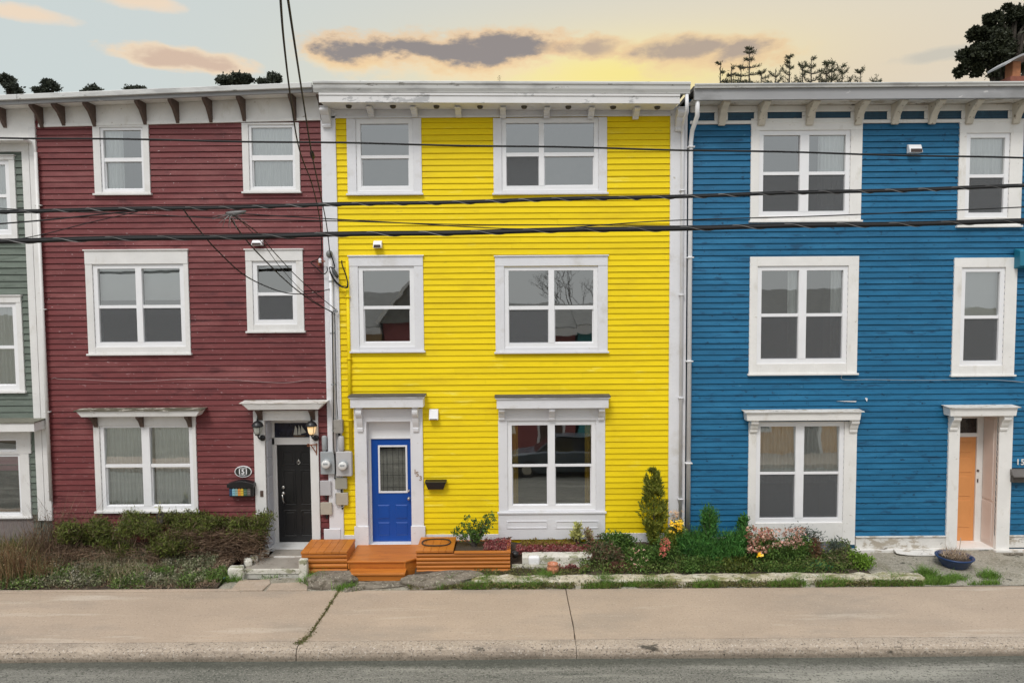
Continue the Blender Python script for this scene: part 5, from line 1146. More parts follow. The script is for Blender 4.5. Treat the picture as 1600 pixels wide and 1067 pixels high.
# ground cover and litter
def scatter(name, x0, x1, y0, y1, fz, n, size, mat, label, cat, seed, asp=.5, up=.2, h=.05, dens=None, blade=False, wd=.004, lean=.4):
    rg = np.random.default_rng(seed+500); P = np.stack([rg.uniform(x0, x1, n), rg.uniform(y0, y1, n), np.zeros(n)], 1)
    keep = np.array([mn.noise(Vector((p[0]*2.2, p[1]*3.5, seed))) for p in P]) > (dens if dens is not None else -.1); P = P[keep]
    P[:,2] = np.array([fz(p[0], p[1]) for p in P])+rg.uniform(-.01, h, len(P))
    V = blades(P, size, rg, wd, lean) if blade else leaves(P, size, rg, up, asp)
    return tag(npmesh(name, V, 4, mat), label, cat, None, 'stuff')
xL = -10.5; xM = at(215, 890, 12.5).x; xN = at(330, 890, 12.5).x
scatter('ground_cover', xL, xN, YS+.12, 13.0, gz, 30000, .036, G4, 'grey-green leafy ground cover in the left garden', 'ground cover', 1, .6, .5, .15, -.12)
scatter('ground_cover', xL, xN+.3, YS+.1, 12.5, gz, 17000, .04, G3 if False else leafmat('mid_green_cover', [(.045,.085,.018), (.09,.15,.035), (.14,.19,.06), (.05,.07,.03)]), 'bright green low ground cover near the sidewalk at left', 'ground cover', 2, .5, .6, .16, -.12)
scatter('ground_cover', xL, xM+.6, YS+.15, 13.1, gz, 13000, .026, leafmat('pale_flecks', [(.24,.22,.17), (.32,.3,.25), (.14,.13,.09)]), 'pale dried flower heads over the left garden', 'ground cover', 5, .8, .2, .15, .05)
scatter('leaf_litter', xM, xg1-.05, YS+.12, 13.3, gz, 15000, .055, TAN, 'brown mulch and dead twigs beside the doorstep', 'leaf litter', 3, .18, -.1, .06, -.5)
scatter('leaf_litter', xL, xM, YS+.12, 13.4, gz, 9000, .05, BR, 'dark dead leaves between the weeds at left', 'leaf litter', 4, .25, -.1, .05, -.4)
# grass along the sidewalk and tufts
def tuft(px, py, n, h, label, seed, w=.09, z=0.0, mat=G3):
    rg = np.random.default_rng(seed+700); c = gp(px, py, z); P = np.stack([rg.normal(c.x, w, n), rg.normal(c.y, .05, n), np.full(n, z-.01)], 1)
    tag(npmesh('grass_tuft', blades(P, h, rg, .005, .45, .3), 4, mat), label, 'grass tuft', 'grass tufts along the sidewalk')
for i, a in enumerate([
    (327,912,300,.20,'grass tuft at the right end of the mulch bed'), (362,908,220,.18,'grass tuft by the whitewashed end stone'), (490,912,260,.22,'tall weed tuft between doorstep and grey rock'),
    (475,908,60,.12,'small weed beside the white side block'), (540,920,280,.12,'grass tuft growing in the sidewalk joint by the rocks'), (424,903,50,.1,'tiny weed in front of the doorstep'),
    (1448,902,420,.22,'grass tuft left of the blue tub'), (1545,903,420,.16,'grass tuft right of the blue tub at the sidewalk'), (1350,908,200,.12,'grass tuft before the wall at the right'), (855,908,420,.2,'grass tuft below the terracotta ornament'), (945,912,420,.18,'grass tuft before the wall under the dark bush'),
    (760,912,420,.17,'thick grass tuft at the left end of the low garden wall'), (820,913,300,.15,'grass tuft between the wall end and the terracotta ornament'), (700,914,300,.14,'grass tuft below the wide flat rock'), (1015,914,300,.15,'grass tuft at the wall under the small pink blooms'), (1245,912,360,.16,'grass tuft at the wall under the pale pink bush'), (1290,911,300,.15,'grass tuft at the wall under the teal plant'), (1400,909,320,.15,'grass tuft at the right end of the low garden wall'),
    (1495,905,300,.12,'low grass directly in front of the blue tub')]): tuft(*a, seed=i)
scatter('verge_grass', X(640,12.05,915), X(1440,12.05,915), YS+.0, 12.10, lambda x, y: .0, 15000, .10, G3, 'green grass strip along the foot of the low garden wall', 'grass', 8, dens=.0, blade=True, h=.015)
scatter('verge_grass', X(640,12.05,915), X(1440,12.05,915), YS+.0, 12.12, lambda x, y: .0, 16000, .032, leafmat('moss_brown', [(.10,.10,.03), (.16,.14,.06), (.07,.06,.03), (.09,.13,.03)]), 'brown-green moss and weeds along the foot of the wall', 'moss', 9, h=.075, dens=-.35)
scatter('verge_grass', X(1440,12.05,915), X(1572,12.05,905), YS+.02, 12.25, lambda x, y: .01, 4000, .09, G3, 'green grass around the blue tub', 'grass', 10, dens=.0, blade=True, h=.01)
rg = np.random.default_rng(90); yy = 9.97+(12-9.97)*rg.uniform(0, 1, 2600)**2.2; P = np.stack([np.array([xat(J1, y) for y in yy])+rg.normal(size=2600)*.014*(1+1.5*(yy < 10.5)), yy, np.full(2600, -.012)+rg.uniform(0,.015,2600)-.10*(yy < 10.02)], 1)
tag(npmesh('joint_moss', leaves(P, .022, rg, .3, .6), 4, leafmat('moss_brown', [(.10,.10,.03), (.16,.14,.06), (.07,.06,.03), (.09,.13,.03)])), 'moss growing along the diagonal sidewalk joint', 'moss', None, 'stuff')
# shrub in the long planter
rg = np.random.default_rng(40); c = at(742, 852, 12.95); r = plant('leafy_shrub', (c.x, 12.95, .42), 'small leafy green shrub growing in the long orange planter', 'shrub')
TP = [at(a, b, 12.95+o) for a, b, o in ((722,818,.1), (712,826,0), (728,808,-.1), (742,812,.1), (750,818,0), (760,806,.05), (768,802,0), (772,810,-.05), (735,826,-.1), (756,828,.1), (745,830,0), (748,838,-.1), (738,836,.1), (708,832,0), (762,815,0))]
V = []
for t in TP:
    for k in range(3): s = .25+.25*k; q = Vector((c.x,12.95,.42)).lerp(t, .55+.2*k); V.append(leaves(ell(rg, 42, q, (.055,.055,.05), 0), .042, rg, .4, .5))
npmesh('foliage', np.concatenate(V), 4, G2, r); stems((c.x, 12.95, .40), TP, .009, r)
# low red sedum in planter and bed
def lowred(x0, x1, y0, y1, z, n, label, seed, mat=RED):
    rg = np.random.default_rng(seed+900); P = np.stack([rg.uniform(x0, x1, n), rg.uniform(y0, y1, n), z+rg.uniform(0, .09, n)], 1); P[:,2] += .03*np.sin(P[:,0]*19)*np.cos(P[:,1]*23)
    return tag(npmesh('sedum_patch', leaves(P, .028, rg, .5, .6), 4, mat), label, 'ground cover', None, 'stuff')
lowred(X(757,12.9,850), X(797,12.9,850), 12.65, 13.2, .41, 2500, 'crimson sedum in the right end of the long planter', 1)
lowred(X(806,13,860), X(940,13,860), 12.93, 13.25, .27, 6500, 'crimson low flowers in front of the yellow house panel', 2)
lowred(X(815,13.2,850), X(900,13.2,850), 13.15, 13.42, .30, 2500, 'olive moss strip below the white panel', 3, leafmat('olive_moss', [(.12,.11,.02), (.2,.16,.03), (.15,.06,.03)]))
lowred(X(870,12.62,880), X(918,12.62,880), 12.55, 12.62, .08, 1200, 'crimson flowers before the lower block', 4)
bush('pale_succulent', 902, 832, 13.25, (.10,.08,.14), 500, PG, .06, 'pale yellow-green leafy plant before the white panel', 'plant', None, 30, 6, .3, .5, .8)
bush('pale_succulent', 921, 838, 13.2, (.09,.08,.11), 420, leafmat('grey_red_leaf', [(.2,.2,.08), (.3,.26,.14), (.2,.07,.05)]), .05, 'greyish red-tinged plant right of the pale yellow plant', 'plant', None, 31, 6, .3, .5, .8)
# little black bird ornament near the planter corner and dark pot
c = at(805, 858, 12.8); m_ = MB(); m_.lathe([(.045,0), (.06,.05), (.065,.1), (.055,.1), (.04,.03)], (c.x,12.8,.26), 'z', 14); tag(mk('small_pot', m_, M_BLACKP, smooth=True), 'small black pot at the corner of the long orange planter', 'pot')
for px, py, Y, la in ((795,841,13.2,'tiny dark bird stake above the right end of the long planter'), (935,838,13.0,'tiny dark bird stake right of the white panel')):
    c = at(px, py, Y); m_ = MB(); m_.tube([(c.x,Y,.3), (c.x,Y,c.z)], .004, 5); m_.tube([(c.x-.07,Y,c.z+.01), (c.x-.02,Y,c.z), (c.x+.03,Y,c.z+.02), (c.x+.07,Y,c.z+.035)], [.003,.02,.016,.003], 6); m_.prism_y([(c.x-.03,c.z+.01), (c.x+.02,c.z+.01), (c.x-.005,c.z+.05)], Y-.03, Y-.025)
    tag(mk('bird_stake', m_, M_BRN), la, 'garden stake', 'bird garden stakes')
# clipped cedar
rg = np.random.default_rng(60); c = at(1021, 838, 13.1); r = plant('cedar_topiary', (c.x, 13.1, .25), 'tall narrow cedar with pointed top by the yellow corner board', 'shrub')
prof = [(734,.05), (742,.12), (756,.15), (768,.155), (780,.21), (792,.255), (804,.26), (815,.21), (826,.15), (838,.10), (850,.06)]
Pl = []
for i in range(9000):
    t = rg.uniform(0, len(prof)-1.001); k = int(t); f = t-k; py = prof[k][0]*(1-f)+prof[k+1][0]*f; rad = prof[k][1]*(1-f)+prof[k+1][1]*f
    a = rg.uniform(0, 2*pi); q = sqrt(rg.uniform(.25, 1))*rad*(1+.12*sin(a*5+t*4)); z = at(1021, py, 13.1).z; Pl.append((c.x+q*cos(a)-.0*z+(.02*(t-4)*.0)-(.015 if t < 3 else 0), 13.1+q*sin(a)*.8, z))
Pl = np.array(Pl); d = np.stack([Pl[:,0]-c.x, Pl[:,1]-13.1, np.full(len(Pl), .25)], 1); d /= np.linalg.norm(d, axis=1)[:,None]
kp = np.array([mn.noise(Vector(p)*7.0) for p in Pl]) > -.16; Pl = Pl[kp]; d = d[kp]
npmesh('foliage', leaves(Pl, .06, rg, .5, .3, dirs=d, dirw=.45), 4, leafmat('cedar_green', [(.06,.085,.01), (.14,.16,.02), (.21,.22,.04), (.03,.045,.01)]), r)
m_ = MB(); m_.tube([(c.x,13.1,.1), (c.x+.01,13.1,.6), (c.x,13.1,1.5)], [.025,.02,.008], 8); mk('trunk', m_, M_BARK, r)
# bed shrubs, left to right
def blooms(rg, parent, centers, mat, rad=.03, n=12, size=.03, name='flowers'):
    V = [leaves(ell(rg, n, c, (rad,rad,rad), .4), size, rg, .3, .8) for c in centers]; npmesh(name, np.concatenate(V), 4, mat, parent)
def cloud_pts(rg, n, px0, px1, py0, py1, Y, dy): return [tuple(Vector(at(rg.uniform(px0,px1), rg.uniform(py0,py1), Y-rg.uniform(0,dy)))) for _ in range(n)]
bush('flowering_bush', 945, 868, 12.8, (.30,.22,.19), 5200, leafmat('dark_mixed_leaf', [(.03,.045,.02), (.07,.09,.03), (.13,.1,.06), (.09,.03,.03)]), .045, 'dark mixed green and purple bush right of the whitewashed block', seed=41)
bush('flowering_bush', 960, 848, 13.1, (.30,.16,.17), 4200, G2, .045, 'mid green bush in front of the yellow wall base', seed=42)
r, c = bush('flowering_bush', 1000, 872, 12.7, (.26,.2,.2), 5200, G2, .042, 'green bush with small pink blooms left of the cedar foot', seed=43)
blooms(np.random.default_rng(1), r, cloud_pts(np.random.default_rng(2), 12, 985,1015,855,885, 12.55, .1), leafmat('blush', [(.7,.5,.42), (.5,.25,.2)]), .022, 10, .022)
bush('flowering_bush', 968, 888, 12.55, (.22,.1,.1), 1800, leafmat('maroon_leaf', [(.06,.02,.018), (.12,.05,.035), (.2,.12,.08)]), .04, 'low maroon plant at the wall edge', seed=44)
r, c = bush('flowering_bush', 1042, 868, 12.75, (.26,.22,.26), 5000, G2, .045, 'green bush with red flower spikes below the cedar', seed=45)
blooms(np.random.default_rng(3), r, cloud_pts(np.random.default_rng(4), 34, 1032,1046,838,868, 12.55, .1), leafmat('coral', [(.4,.07,.08), (.48,.18,.12), (.26,.03,.05)]), .024, 10, .024)
r, c = bush('yellow_flower_plant', 1056, 838, 13.05, (.20,.16,.24), 3600, leafmat('yellow_green', [(.08,.12,.02), (.2,.22,.03), (.05,.08,.015)]), .042, 'plant with bright yellow flowers and dried seed heads beside the cedar', seed=46, up=.8)
blooms(np.random.default_rng(5), r, cloud_pts(np.random.default_rng(6), 26, 1046,1067,812,832, 12.95, .1), YELP, .022, 10, .026)
blooms(np.random.default_rng(7), r, cloud_pts(np.random.default_rng(8), 22, 1048,1066,797,810, 13.0, .1), leafmat('dried_head', [(.5,.33,.2), (.6,.45,.3)]), .02, 9, .022, 'seed_heads')
stems((c.x,13.05,.25), cloud_pts(np.random.default_rng(8), 12, 1048,1066,797,812, 13.0, .05), .006, r, M_BARK)
# the big feathery green bush
rg = np.random.default_rng(70); c = at(1118, 860, 12.85); r = plant('feathery_bush', (c.x, 12.85, .1), 'big feathery deep green bush with a pointed top before the blue wall', 'shrub')
V = []
for a, b, Y, r3, n in ((1108,822,12.95,(.17,.14,.28),3600), (1100,858,12.8,(.38,.25,.25),6000), (1140,860,12.8,(.32,.25,.26),5500), (1155,842,12.95,(.22,.15,.2),2800), (1080,850,12.9,(.22,.18,.24),3000)):
    q = at(a, b, Y); P = clump(rg, n, tuple(q), r3, 18, .27, .2); P[:,2] = np.maximum(P[:,2], .06); V.append(leaves(P, .075, rg, 1.1, .13))
npmesh('foliage', np.concatenate(V), 4, leafmat('feather_green', [(.02,.075,.014), (.04,.13,.025), (.07,.17,.035), (.015,.045,.014)]), r)
stems((c.x,12.85,.05), [tuple(at(a,b,12.85)) for a, b in ((1108,800), (1085,830), (1140,830), (1160,840), (1100,820))], .012, r)
bush('low_green_shrub', 1090, 884, 12.55, (.36,.14,.14), 5200, G2, .04, 'low leafy skirt under the feathery bush at the wall', seed=48)
bush('low_green_shrub', 1145, 884, 12.55, (.26,.14,.14), 3600, leafmat('olive_leaf', [(.05,.07,.015), (.1,.12,.02), (.03,.04,.012)]), .04, 'olive low shrub right of the feathery bush foot', seed=49)
bush('green_sprout', 1160, 818, 13.2, (.10,.08,.14), 900, leafmat('feather_green', []), .06, 'short green sprig against the left casing of the blue house ground window', 'plant', None, 50, 8, .3, .3, 1.0)
# pink bushes
r, c = bush('pink_flower_bush', 1192, 862, 12.8, (.30,.2,.26), 5200, G2, .045, 'dense pink flowering bush under the blue house ground window', seed=51, group='pink flowering bushes')
blooms(np.random.default_rng(9), r, cloud_pts(np.random.default_rng(10), 95, 1166,1205,822,864, 12.72, .2), PINK, .03, 12, .032)
blooms(np.random.default_rng(12), r, [tuple(at(1187,867,12.5))], YELP, .035, 30, .04, 'orange_flower')
r, c = bush('pink_flower_bush', 1240, 862, 12.85, (.32,.2,.24), 5200, G2, .045, 'pink flowering bush with paler blooms right of the dense one', seed=52, group='pink flowering bushes')
blooms(np.random.default_rng(13), r, cloud_pts(np.random.default_rng(14), 85, 1205,1258,826,856, 12.78, .2), leafmat('pale_pink_petal', [(.5,.32,.26), (.42,.2,.16), (.55,.46,.4), (.25,.11,.08), (.12,.14,.05)]), .025, 11, .028)
bush('grey_leaf_shrub', 1258, 838, 13.1, (.25,.15,.18), 1500, leafmat('slate_leaf', [(.05,.07,.06), (.10,.12,.10), (.03,.04,.03)]), .035, 'open grey-green shrub behind the pale pink bush', seed=53, k=20, sp=.35)
bush('grey_leaf_shrub', 1272, 862, 12.85, (.12,.15,.22), 1500, leafmat('rust_leaf', [(.14,.06,.035), (.08,.06,.03), (.2,.1,.06)]), .035, 'rust-tinged twiggy shrub at the right end of the pink bushes', seed=54)
bush('low_green_shrub', 1225, 888, 12.55, (.42,.12,.14), 5200, G2, .04, 'low green foliage along the wall under the pink bushes', seed=55)
bush('spreading_shrub', 1310, 875, 12.75, (.24,.2,.17), 3300, leafmat('dull_green', [(.04,.06,.02), (.09,.11,.04), (.14,.10,.06)]), .04, 'dull green shrub with twiggy top left of the bright one', seed=56)
bush('twiggy_shrub', 1306, 852, 13.0, (.16,.12,.15), 600, leafmat('slate_leaf', []), .035, 'sparse twiggy shrub before the bare rock at the blue wall foot', seed=57, k=14, sp=.35)
bush('spreading_shrub', 1338, 876, 12.7, (.24,.18,.16), 3600, leafmat('lime_leaf', [(.08,.15,.015), (.14,.23,.03), (.05,.09,.012)]), .045, 'bright lime green shrub at the right end of the bed', seed=58)
c = at(1278, 858, 13.1); rough_block('rock', (c.x, 13.15, .2), (.62,.4,.28), surf('slate_rock', (.10,.105,.11), .9, .3, 8, bump=.8, bscale=30), 31, 0, 4, .18, 'dark slate rock exposed under the blue house ground window', 'rock', 'rocks under the blue house')
c = at(1282, 884, 12.6); bush('teal_ground_plant', 1282, 886, 12.6, (.30,.12,.07), 1500, leafmat('teal_leaf', [(.01,.12,.08), (.03,.2,.13), (.05,.25,.05)]), .04, 'vivid teal-green low plant at the wall left of the lime shrub', 'plant', None, 59)
scatter('bed_cover', X(905,12.6,880), X(1352,12.6,880), 12.40, 13.3, gz2, 26000, .04, leafmat('bed_leaf', [(.04,.075,.018), (.085,.13,.03), (.13,.17,.045), (.06,.05,.025)]), 'leafy green undergrowth filling the flower bed behind the low wall', 'ground cover', 15, .5, .6, .14, -.35)
scatter('bed_cover', X(740,12.4,892), X(905,12.6,880), 12.38, 12.6, gz2, 3000, .03, leafmat('moss_brown', []), 'thin mossy growth on the soil before the whitewashed block', 'ground cover', 16, .5, .4, .04, -.2)
# dandelion bits at the left bed: blue litter
c = gp(345, 904, .06); m_ = MB(); m_.prism_z([(c.x-.08,c.y), (c.x+.07,c.y-.03), (c.x+.09,c.y+.05), (c.x-.05,c.y+.06)], .07, .085); tag(mk('plastic_scrap', m_, surf('blue_plastic_scrap', (.15,.3,.42), .4)), 'pale blue plastic scrap lying in the mulch between grass tufts', 'litter')

# ============================================================ trees beyond the roofs
def tree(name, px, Y, zbase, crowns, n, size, mat, label, cat='tree', seed=0, group='trees beyond the roofs', trunk_r=.3, kk=9, sp=.19):
    rg = np.random.default_rng(seed+1500); V = []; tips = []
    for (a, b, rx, rz) in crowns:       # px centre, px radii
        q = at(a, b, Y); s = Y/F; C = ell(rg, kk, tuple(q), (rx*s*.8, rx*s*.7, rz*s*.8), .3); tips += [tuple(c_) for c_ in C[:4]]
        i = rg.integers(0, kk, n); P = C[i]+rg.normal(size=(n,3))*np.array([rx,rx,rz])*s*sp; V.append(leaves(P, size, rg, .2, .6))
    c = at(px, 120, Y); r = thing(name, (c.x, Y, zbase), label, cat, group)
    npmesh('crown', np.concatenate(V), 4, mat, r)
    m_ = MB(); zt = np.mean([t[2] for t in tips]); m_.tube([(c.x,Y,zbase), (c.x+.1,Y,(zbase+zt)/2), (c.x,Y,zt)], [trunk_r, trunk_r*.7, trunk_r*.35], 8)
    for t in tips: m_.tube([(c.x,Y,zbase+(zt-zbase)*.75), tuple((Vector((c.x,Y,zt))+Vector(t))/2+Vector((0,0,-.1))), t], [trunk_r*.35, trunk_r*.2, trunk_r*.07], 5)
    mk('trunk', m_, M_BARK, r); return r
DK = leafmat('dark_crown', [(.010,.013,.007), (.02,.024,.012), (.03,.034,.018)], trans=.1)
tree('broadleaf_tree', 1580, 32, 0, [(1552,70,34,40), (1522,84,26,20), (1512,92,18,18), (1528,55,14,12), (1548,60,24,20), (1552,28,14,14), (1546,40,8,12), (1578,22,15,16), (1590,45,36,32), (1560,100,38,26), (1525,108,12,12), (1500,112,10,8), (1620,60,50,60), (1590,85,30,35), (1600,30,22,16)], 3400, .12, DK, 'large dark tree rising behind the blue house at the right', seed=1, kk=15, sp=.10)
for i, (px, cr, la) in enumerate([
    (366, [(366,124,22,9), (348,127,11,7), (385,126,12,7)], 'round dark tree above the red roof near its right end'),
    (425, [(427,123,11,8), (412,129,8,5)], 'small pale-gapped tree right of the round one above the red roof'),
    (212, [(212,140,16,7), (222,143,9,6)], 'low rounded tree above the middle of the red roof'),
    (146, [(146,142,13,7), (136,147,9,5)], 'low tree above the left part of the red roof'),
    (80, [(78,135,13,8), (70,144,10,6), (62,143,8,5)], 'spreading pine-like tree above the left end of the red roof'),
    (14, [(14,128,11,9), (20,142,14,10), (4,125,5,5)], 'leaning tree top at the far left edge above the green house')]):
    tree('distant_tree', px, 70, 3, cr, 2200, .22, leafmat('distant_crown', [(.02,.025,.02), (.035,.042,.03), (.05,.055,.04)], trans=.1), la, seed=10+i, trunk_r=.13)
# sparse conifers behind the blue roof
CN = leafmat('conifer_needles', [(.025,.03,.015), (.05,.055,.03), (.07,.07,.04)], trans=.1)
def conifer(px, py, Y, rows, label, seed, fan=False):
    rr = random.Random(seed); rg = np.random.default_rng(seed+2000); top = at(px, py, Y); s = Y/F; zb = 3.0
    r = thing('conifer', (top.x, Y, zb), label, 'conifer', 'conifers behind the blue roof')
    m_ = MB(); m_.tube([(top.x,Y,zb), (top.x+rr.uniform(-.05,.05),Y,(zb+top.z)/2), tuple(top)], [.12,.07,.008], 6); pts = []; ds = []
    z = top.z-.06; k = 0
    sk = rr.uniform(-.25,.25)
    while z > 7.2:
        dtop = top.z-z; L_ = min(rows, .10+dtop*.5)*rr.uniform(.45,1.15)
        for sgn in (-1, 1):
            if rr.random() < .22: continue
            z = z+rr.uniform(-.05,.05); a = rr.uniform(-.6,.6); dx = sgn*cos(a)*L_*rr.uniform(.7,1.1); dy = sin(a)*L_; up = L_*(.12 if not fan else .75)*rr.uniform(.2,1.5)
            p0 = Vector((top.x,Y,z)); p1 = p0+Vector((dx*.5,dy*.5,up*.15)); p2 = p0+Vector((dx,dy,up)); m_.tube([p0,p1,p2], [.022,.014,.005], 5)
            for t in np.linspace(.08, 1, 18):
                q = p0*(1-t)**2+p1*2*t*(1-t)+p2*t*t
                for _ in range(5): pts.append(tuple(q+Vector((rr.gauss(0,.02), rr.gauss(0,.02), rr.gauss(0,.02))))); ds.append((sgn*.6, 0, .4))
        z -= rr.uniform(.16,.28); k += 1
    for t in np.linspace(0, 1, 150): pts.append((top.x+rr.gauss(0,.025), Y+rr.gauss(0,.02), top.z-t*2.0)); ds.append((0,0,1))
    mk('trunk', m_, M_BARK, r); npmesh('needles', leaves(np.array(pts), .075, rg, .3, .2, dirs=np.array(ds), dirw=.5), 4, CN, r)
for i, a in enumerate([(1171,74,23,.9,'tallest conifer with tiered open branches above the blue roof'), (1126,98,22,.4,'small conifer tip left of the tallest, near the yellow gutter end'), (1143,106,22,.35,'short conifer tip second left of the tallest'), (1158,104,23.5,.35,'short conifer just left of the tallest'),
   (1212,108,22,.7,'low curving conifer top right of the tallest'), (1234,90,23,.35,'slender faint conifer tip in the middle of the group'), (1254,100,22,.6,'bushy conifer top left of the pair with raised arms'), (1268,90,22.5,.5,'taller bushy conifer with hooked tip'), (1292,96,22,.6,'conifer with arms raised like antlers'), (1300,94,22.6,.5,'second antler-armed conifer behind the first'), (1316,104,22,.5,'conifer leaning right in the group'), (1345,112,22,.45,'low conifer tip near the right end of the group'), (1370,118,22,.35,'last low conifer tip at the right end of the group'), (1190,112,22,.5,'short conifer just right of the tallest')]):
    conifer(*a, seed=i, fan=i > 3)
# chimney with curved cap at the far right of the blue roof
c = at(1584, 128, 19); zt = at(1584, 98, 19).z; r = thing('chimney', (c.x, 19, 8.2), 'orange-brown chimney with a curved metal cap against the dark tree', 'chimney')
m_ = MB(); m_.box(c.x-.11, c.x+.11, 18.9, 19.2, 8.2, zt); mk('stack', m_, surf('chimney_clay', (.36,.15,.07), .85, .25, 8), r, .01)
vs = []; m_ = MB(); P = [(c.x-.45+.9*i/10, zt-.12+.30*sin(pi*(i/10)*.62)) for i in range(11)]; P = P+[(x, z-.05) for x, z in P[::-1]]; m_.prism_y(P, 18.7, 19.4); recalc(mk('cap', m_, M_GREYC, r))
m_ = MB(); m_.box(c.x-.2, c.x+1.5, 18.85, 19.5, 8.2, at(1590,122,19).z); mk('base', m_, surf('brick_base', (.25,.09,.06), .9, .2, 12), r)
# tiny sprig in the yellow gutter
c = at(780, 126, YC); m_ = MB(); rr = random.Random(3)
m_.tube([(c.x,YC+.05,c.z-.06), (c.x,YC+.05,c.z+.11)], .004, 4)
for k in range(7):
    z = c.z+.005+k*.014; m_.tube([(c.x,YC+.05,z), (c.x+rr.uniform(.02,.05)*(-1)**k,YC+.05,z+.02)], .003, 4)
tag(mk('gutter_weed', m_, surf('weed_brown', (.2,.16,.1), .9)), 'tiny dry sprig growing from the gutter of the yellow house', 'weed')

# ============================================================ the other side of the street (seen in the window reflections)
def opp_house(x0, x1, y, ze, ridge, mat, trim, label, gable=False):
    r = thing('cottage', ((x0+x1)/2, y, 0), label, 'house', 'low houses across the street, reflected in windows')
    m_ = MB(); m_.box(x0, x1, y-8, y, -.2, ze); mk('wall', m_, mat, r)
    if gable:
        xm_ = (x0+x1)/2; m_ = MB(); m_.prism_y([(x0-.2,ze-.05), (x1+.2,ze-.05), (xm_,ridge)], y-8.2, y+.25); recalc(mk('roof', m_, FSH, r))
        m_ = MB(); m_.tube([(x0-.25,y+.28,ze-.05), (xm_,y+.28,ridge+.05), (x1+.25,y+.28,ze-.05)], .1, 4); mk('bargeboard', m_, trim, r)
    else:
        m_ = MB(); m_.prism_x([(y+.35,ze-.02), (y+.35,ze+.1), (y-4,ridge), (y-8.3,ze+.1), (y-8.3,ze-.02)], x0-.05, x1+.05); recalc(mk('roof', m_, FSH, r))
        m_ = MB(); m_.box(x0-.05, x1+.05, y+.002, y+.42, ze-.25, ze+.06); mk('cornice', m_, trim, r)
    n = max(2, int((x1-x0)/1.8)); wd = (x1-x0)/n
    for i in range(n):
        xc = x0+wd*(i+.5)
        if i == n//2:
            m_ = MB(); m_.box(xc-.55, xc+.55, y+.001, y+.05, 0, 2.5); dr = mk('door', m_, trim, r); m_ = MB(); m_.box(xc-.42, xc+.42, y+.051, y+.07, 0, 2.1); mk('door_leaf', m_, M_BRN, dr)
        else:
            m_ = MB(); m_.box(xc-.55, xc+.55, y+.001, y+.06, .9, 2.6); wn = mk('window', m_, trim, r)
            m_ = MB(); m_.box(xc-.42, xc-.03, y+.061, y+.07, 1.05, 2.45).box(xc+.03, xc+.42, y+.061, y+.07, 1.05, 2.45); mk('pane', m_, surf('far_glass', (.05,.06,.07), .1, bump=0), wn)
FSH = surf('grey_felt_roof', (.2,.2,.19), .9, .2, 4)
YO = -2.4
opp_house(-12.5, -5.6, YO, 4.0, 5.6, surf('opp_tan', (.45,.33,.2), .7), M_WH, 'low tan house reflected in the left windows', False)
opp_house(-5.5, -1.6, YO, 4.3, 7.0, surf('opp_maroon', (.28,.08,.085), .7), M_WH, 'low maroon gabled house reflected in the middle windows', True)
opp_house(-1.5, 2.6, YO, 3.9, 5.0, surf('opp_red', (.30,.09,.09), .7), M_WH, 'low dark red house reflected in the yellow house ground window', False)
opp_house(2.7, 9.2, YO, 4.0, 5.0, surf('opp_teal', (.05,.28,.32), .7), M_WH, 'low teal house reflected in the right windows', False)
opp_house(9.3, 16, YO, 4.4, 5.6, surf('opp_ochre', (.6,.32,.07), .7), M_WH, 'low ochre house reflected in the blue house windows', False)
rr = random.Random(12)
def branch(m_, p, d, L_, r_, dep):
    e = p+d*L_; m_.tube([p, p.lerp(e,.5)+Vector((rr.uniform(-.05,.05),rr.uniform(-.05,.05),0))*L_, e], [r_, r_*.8, r_*.55], 5 if dep > 2 else 3, cap=False)
    if dep == 0: return
    for _ in range(3 if dep > 1 else 4):
        nd = (d+Vector((rr.uniform(-.75,.75), rr.uniform(-.75,.75), rr.uniform(-.15,.5)))).normalized(); branch(m_, e, nd, L_*rr.uniform(.62,.8), r_*.5, dep-1)
for i, (x, y, s) in enumerate(((4.0,-13,1.0), (8.5,-15,.9))):
    r = thing('bare_tree', (x, y, 0), ('bare winter tree reflected in the yellow house wide window', 'second bare tree farther right across the street')[i], 'tree', 'bare trees across the street'); m_ = MB()
    branch(m_, Vector((x,y,0)), Vector((0,0,1)), 2.7*s, .16, 5); mk('trunk', m_, M_BARK, r)
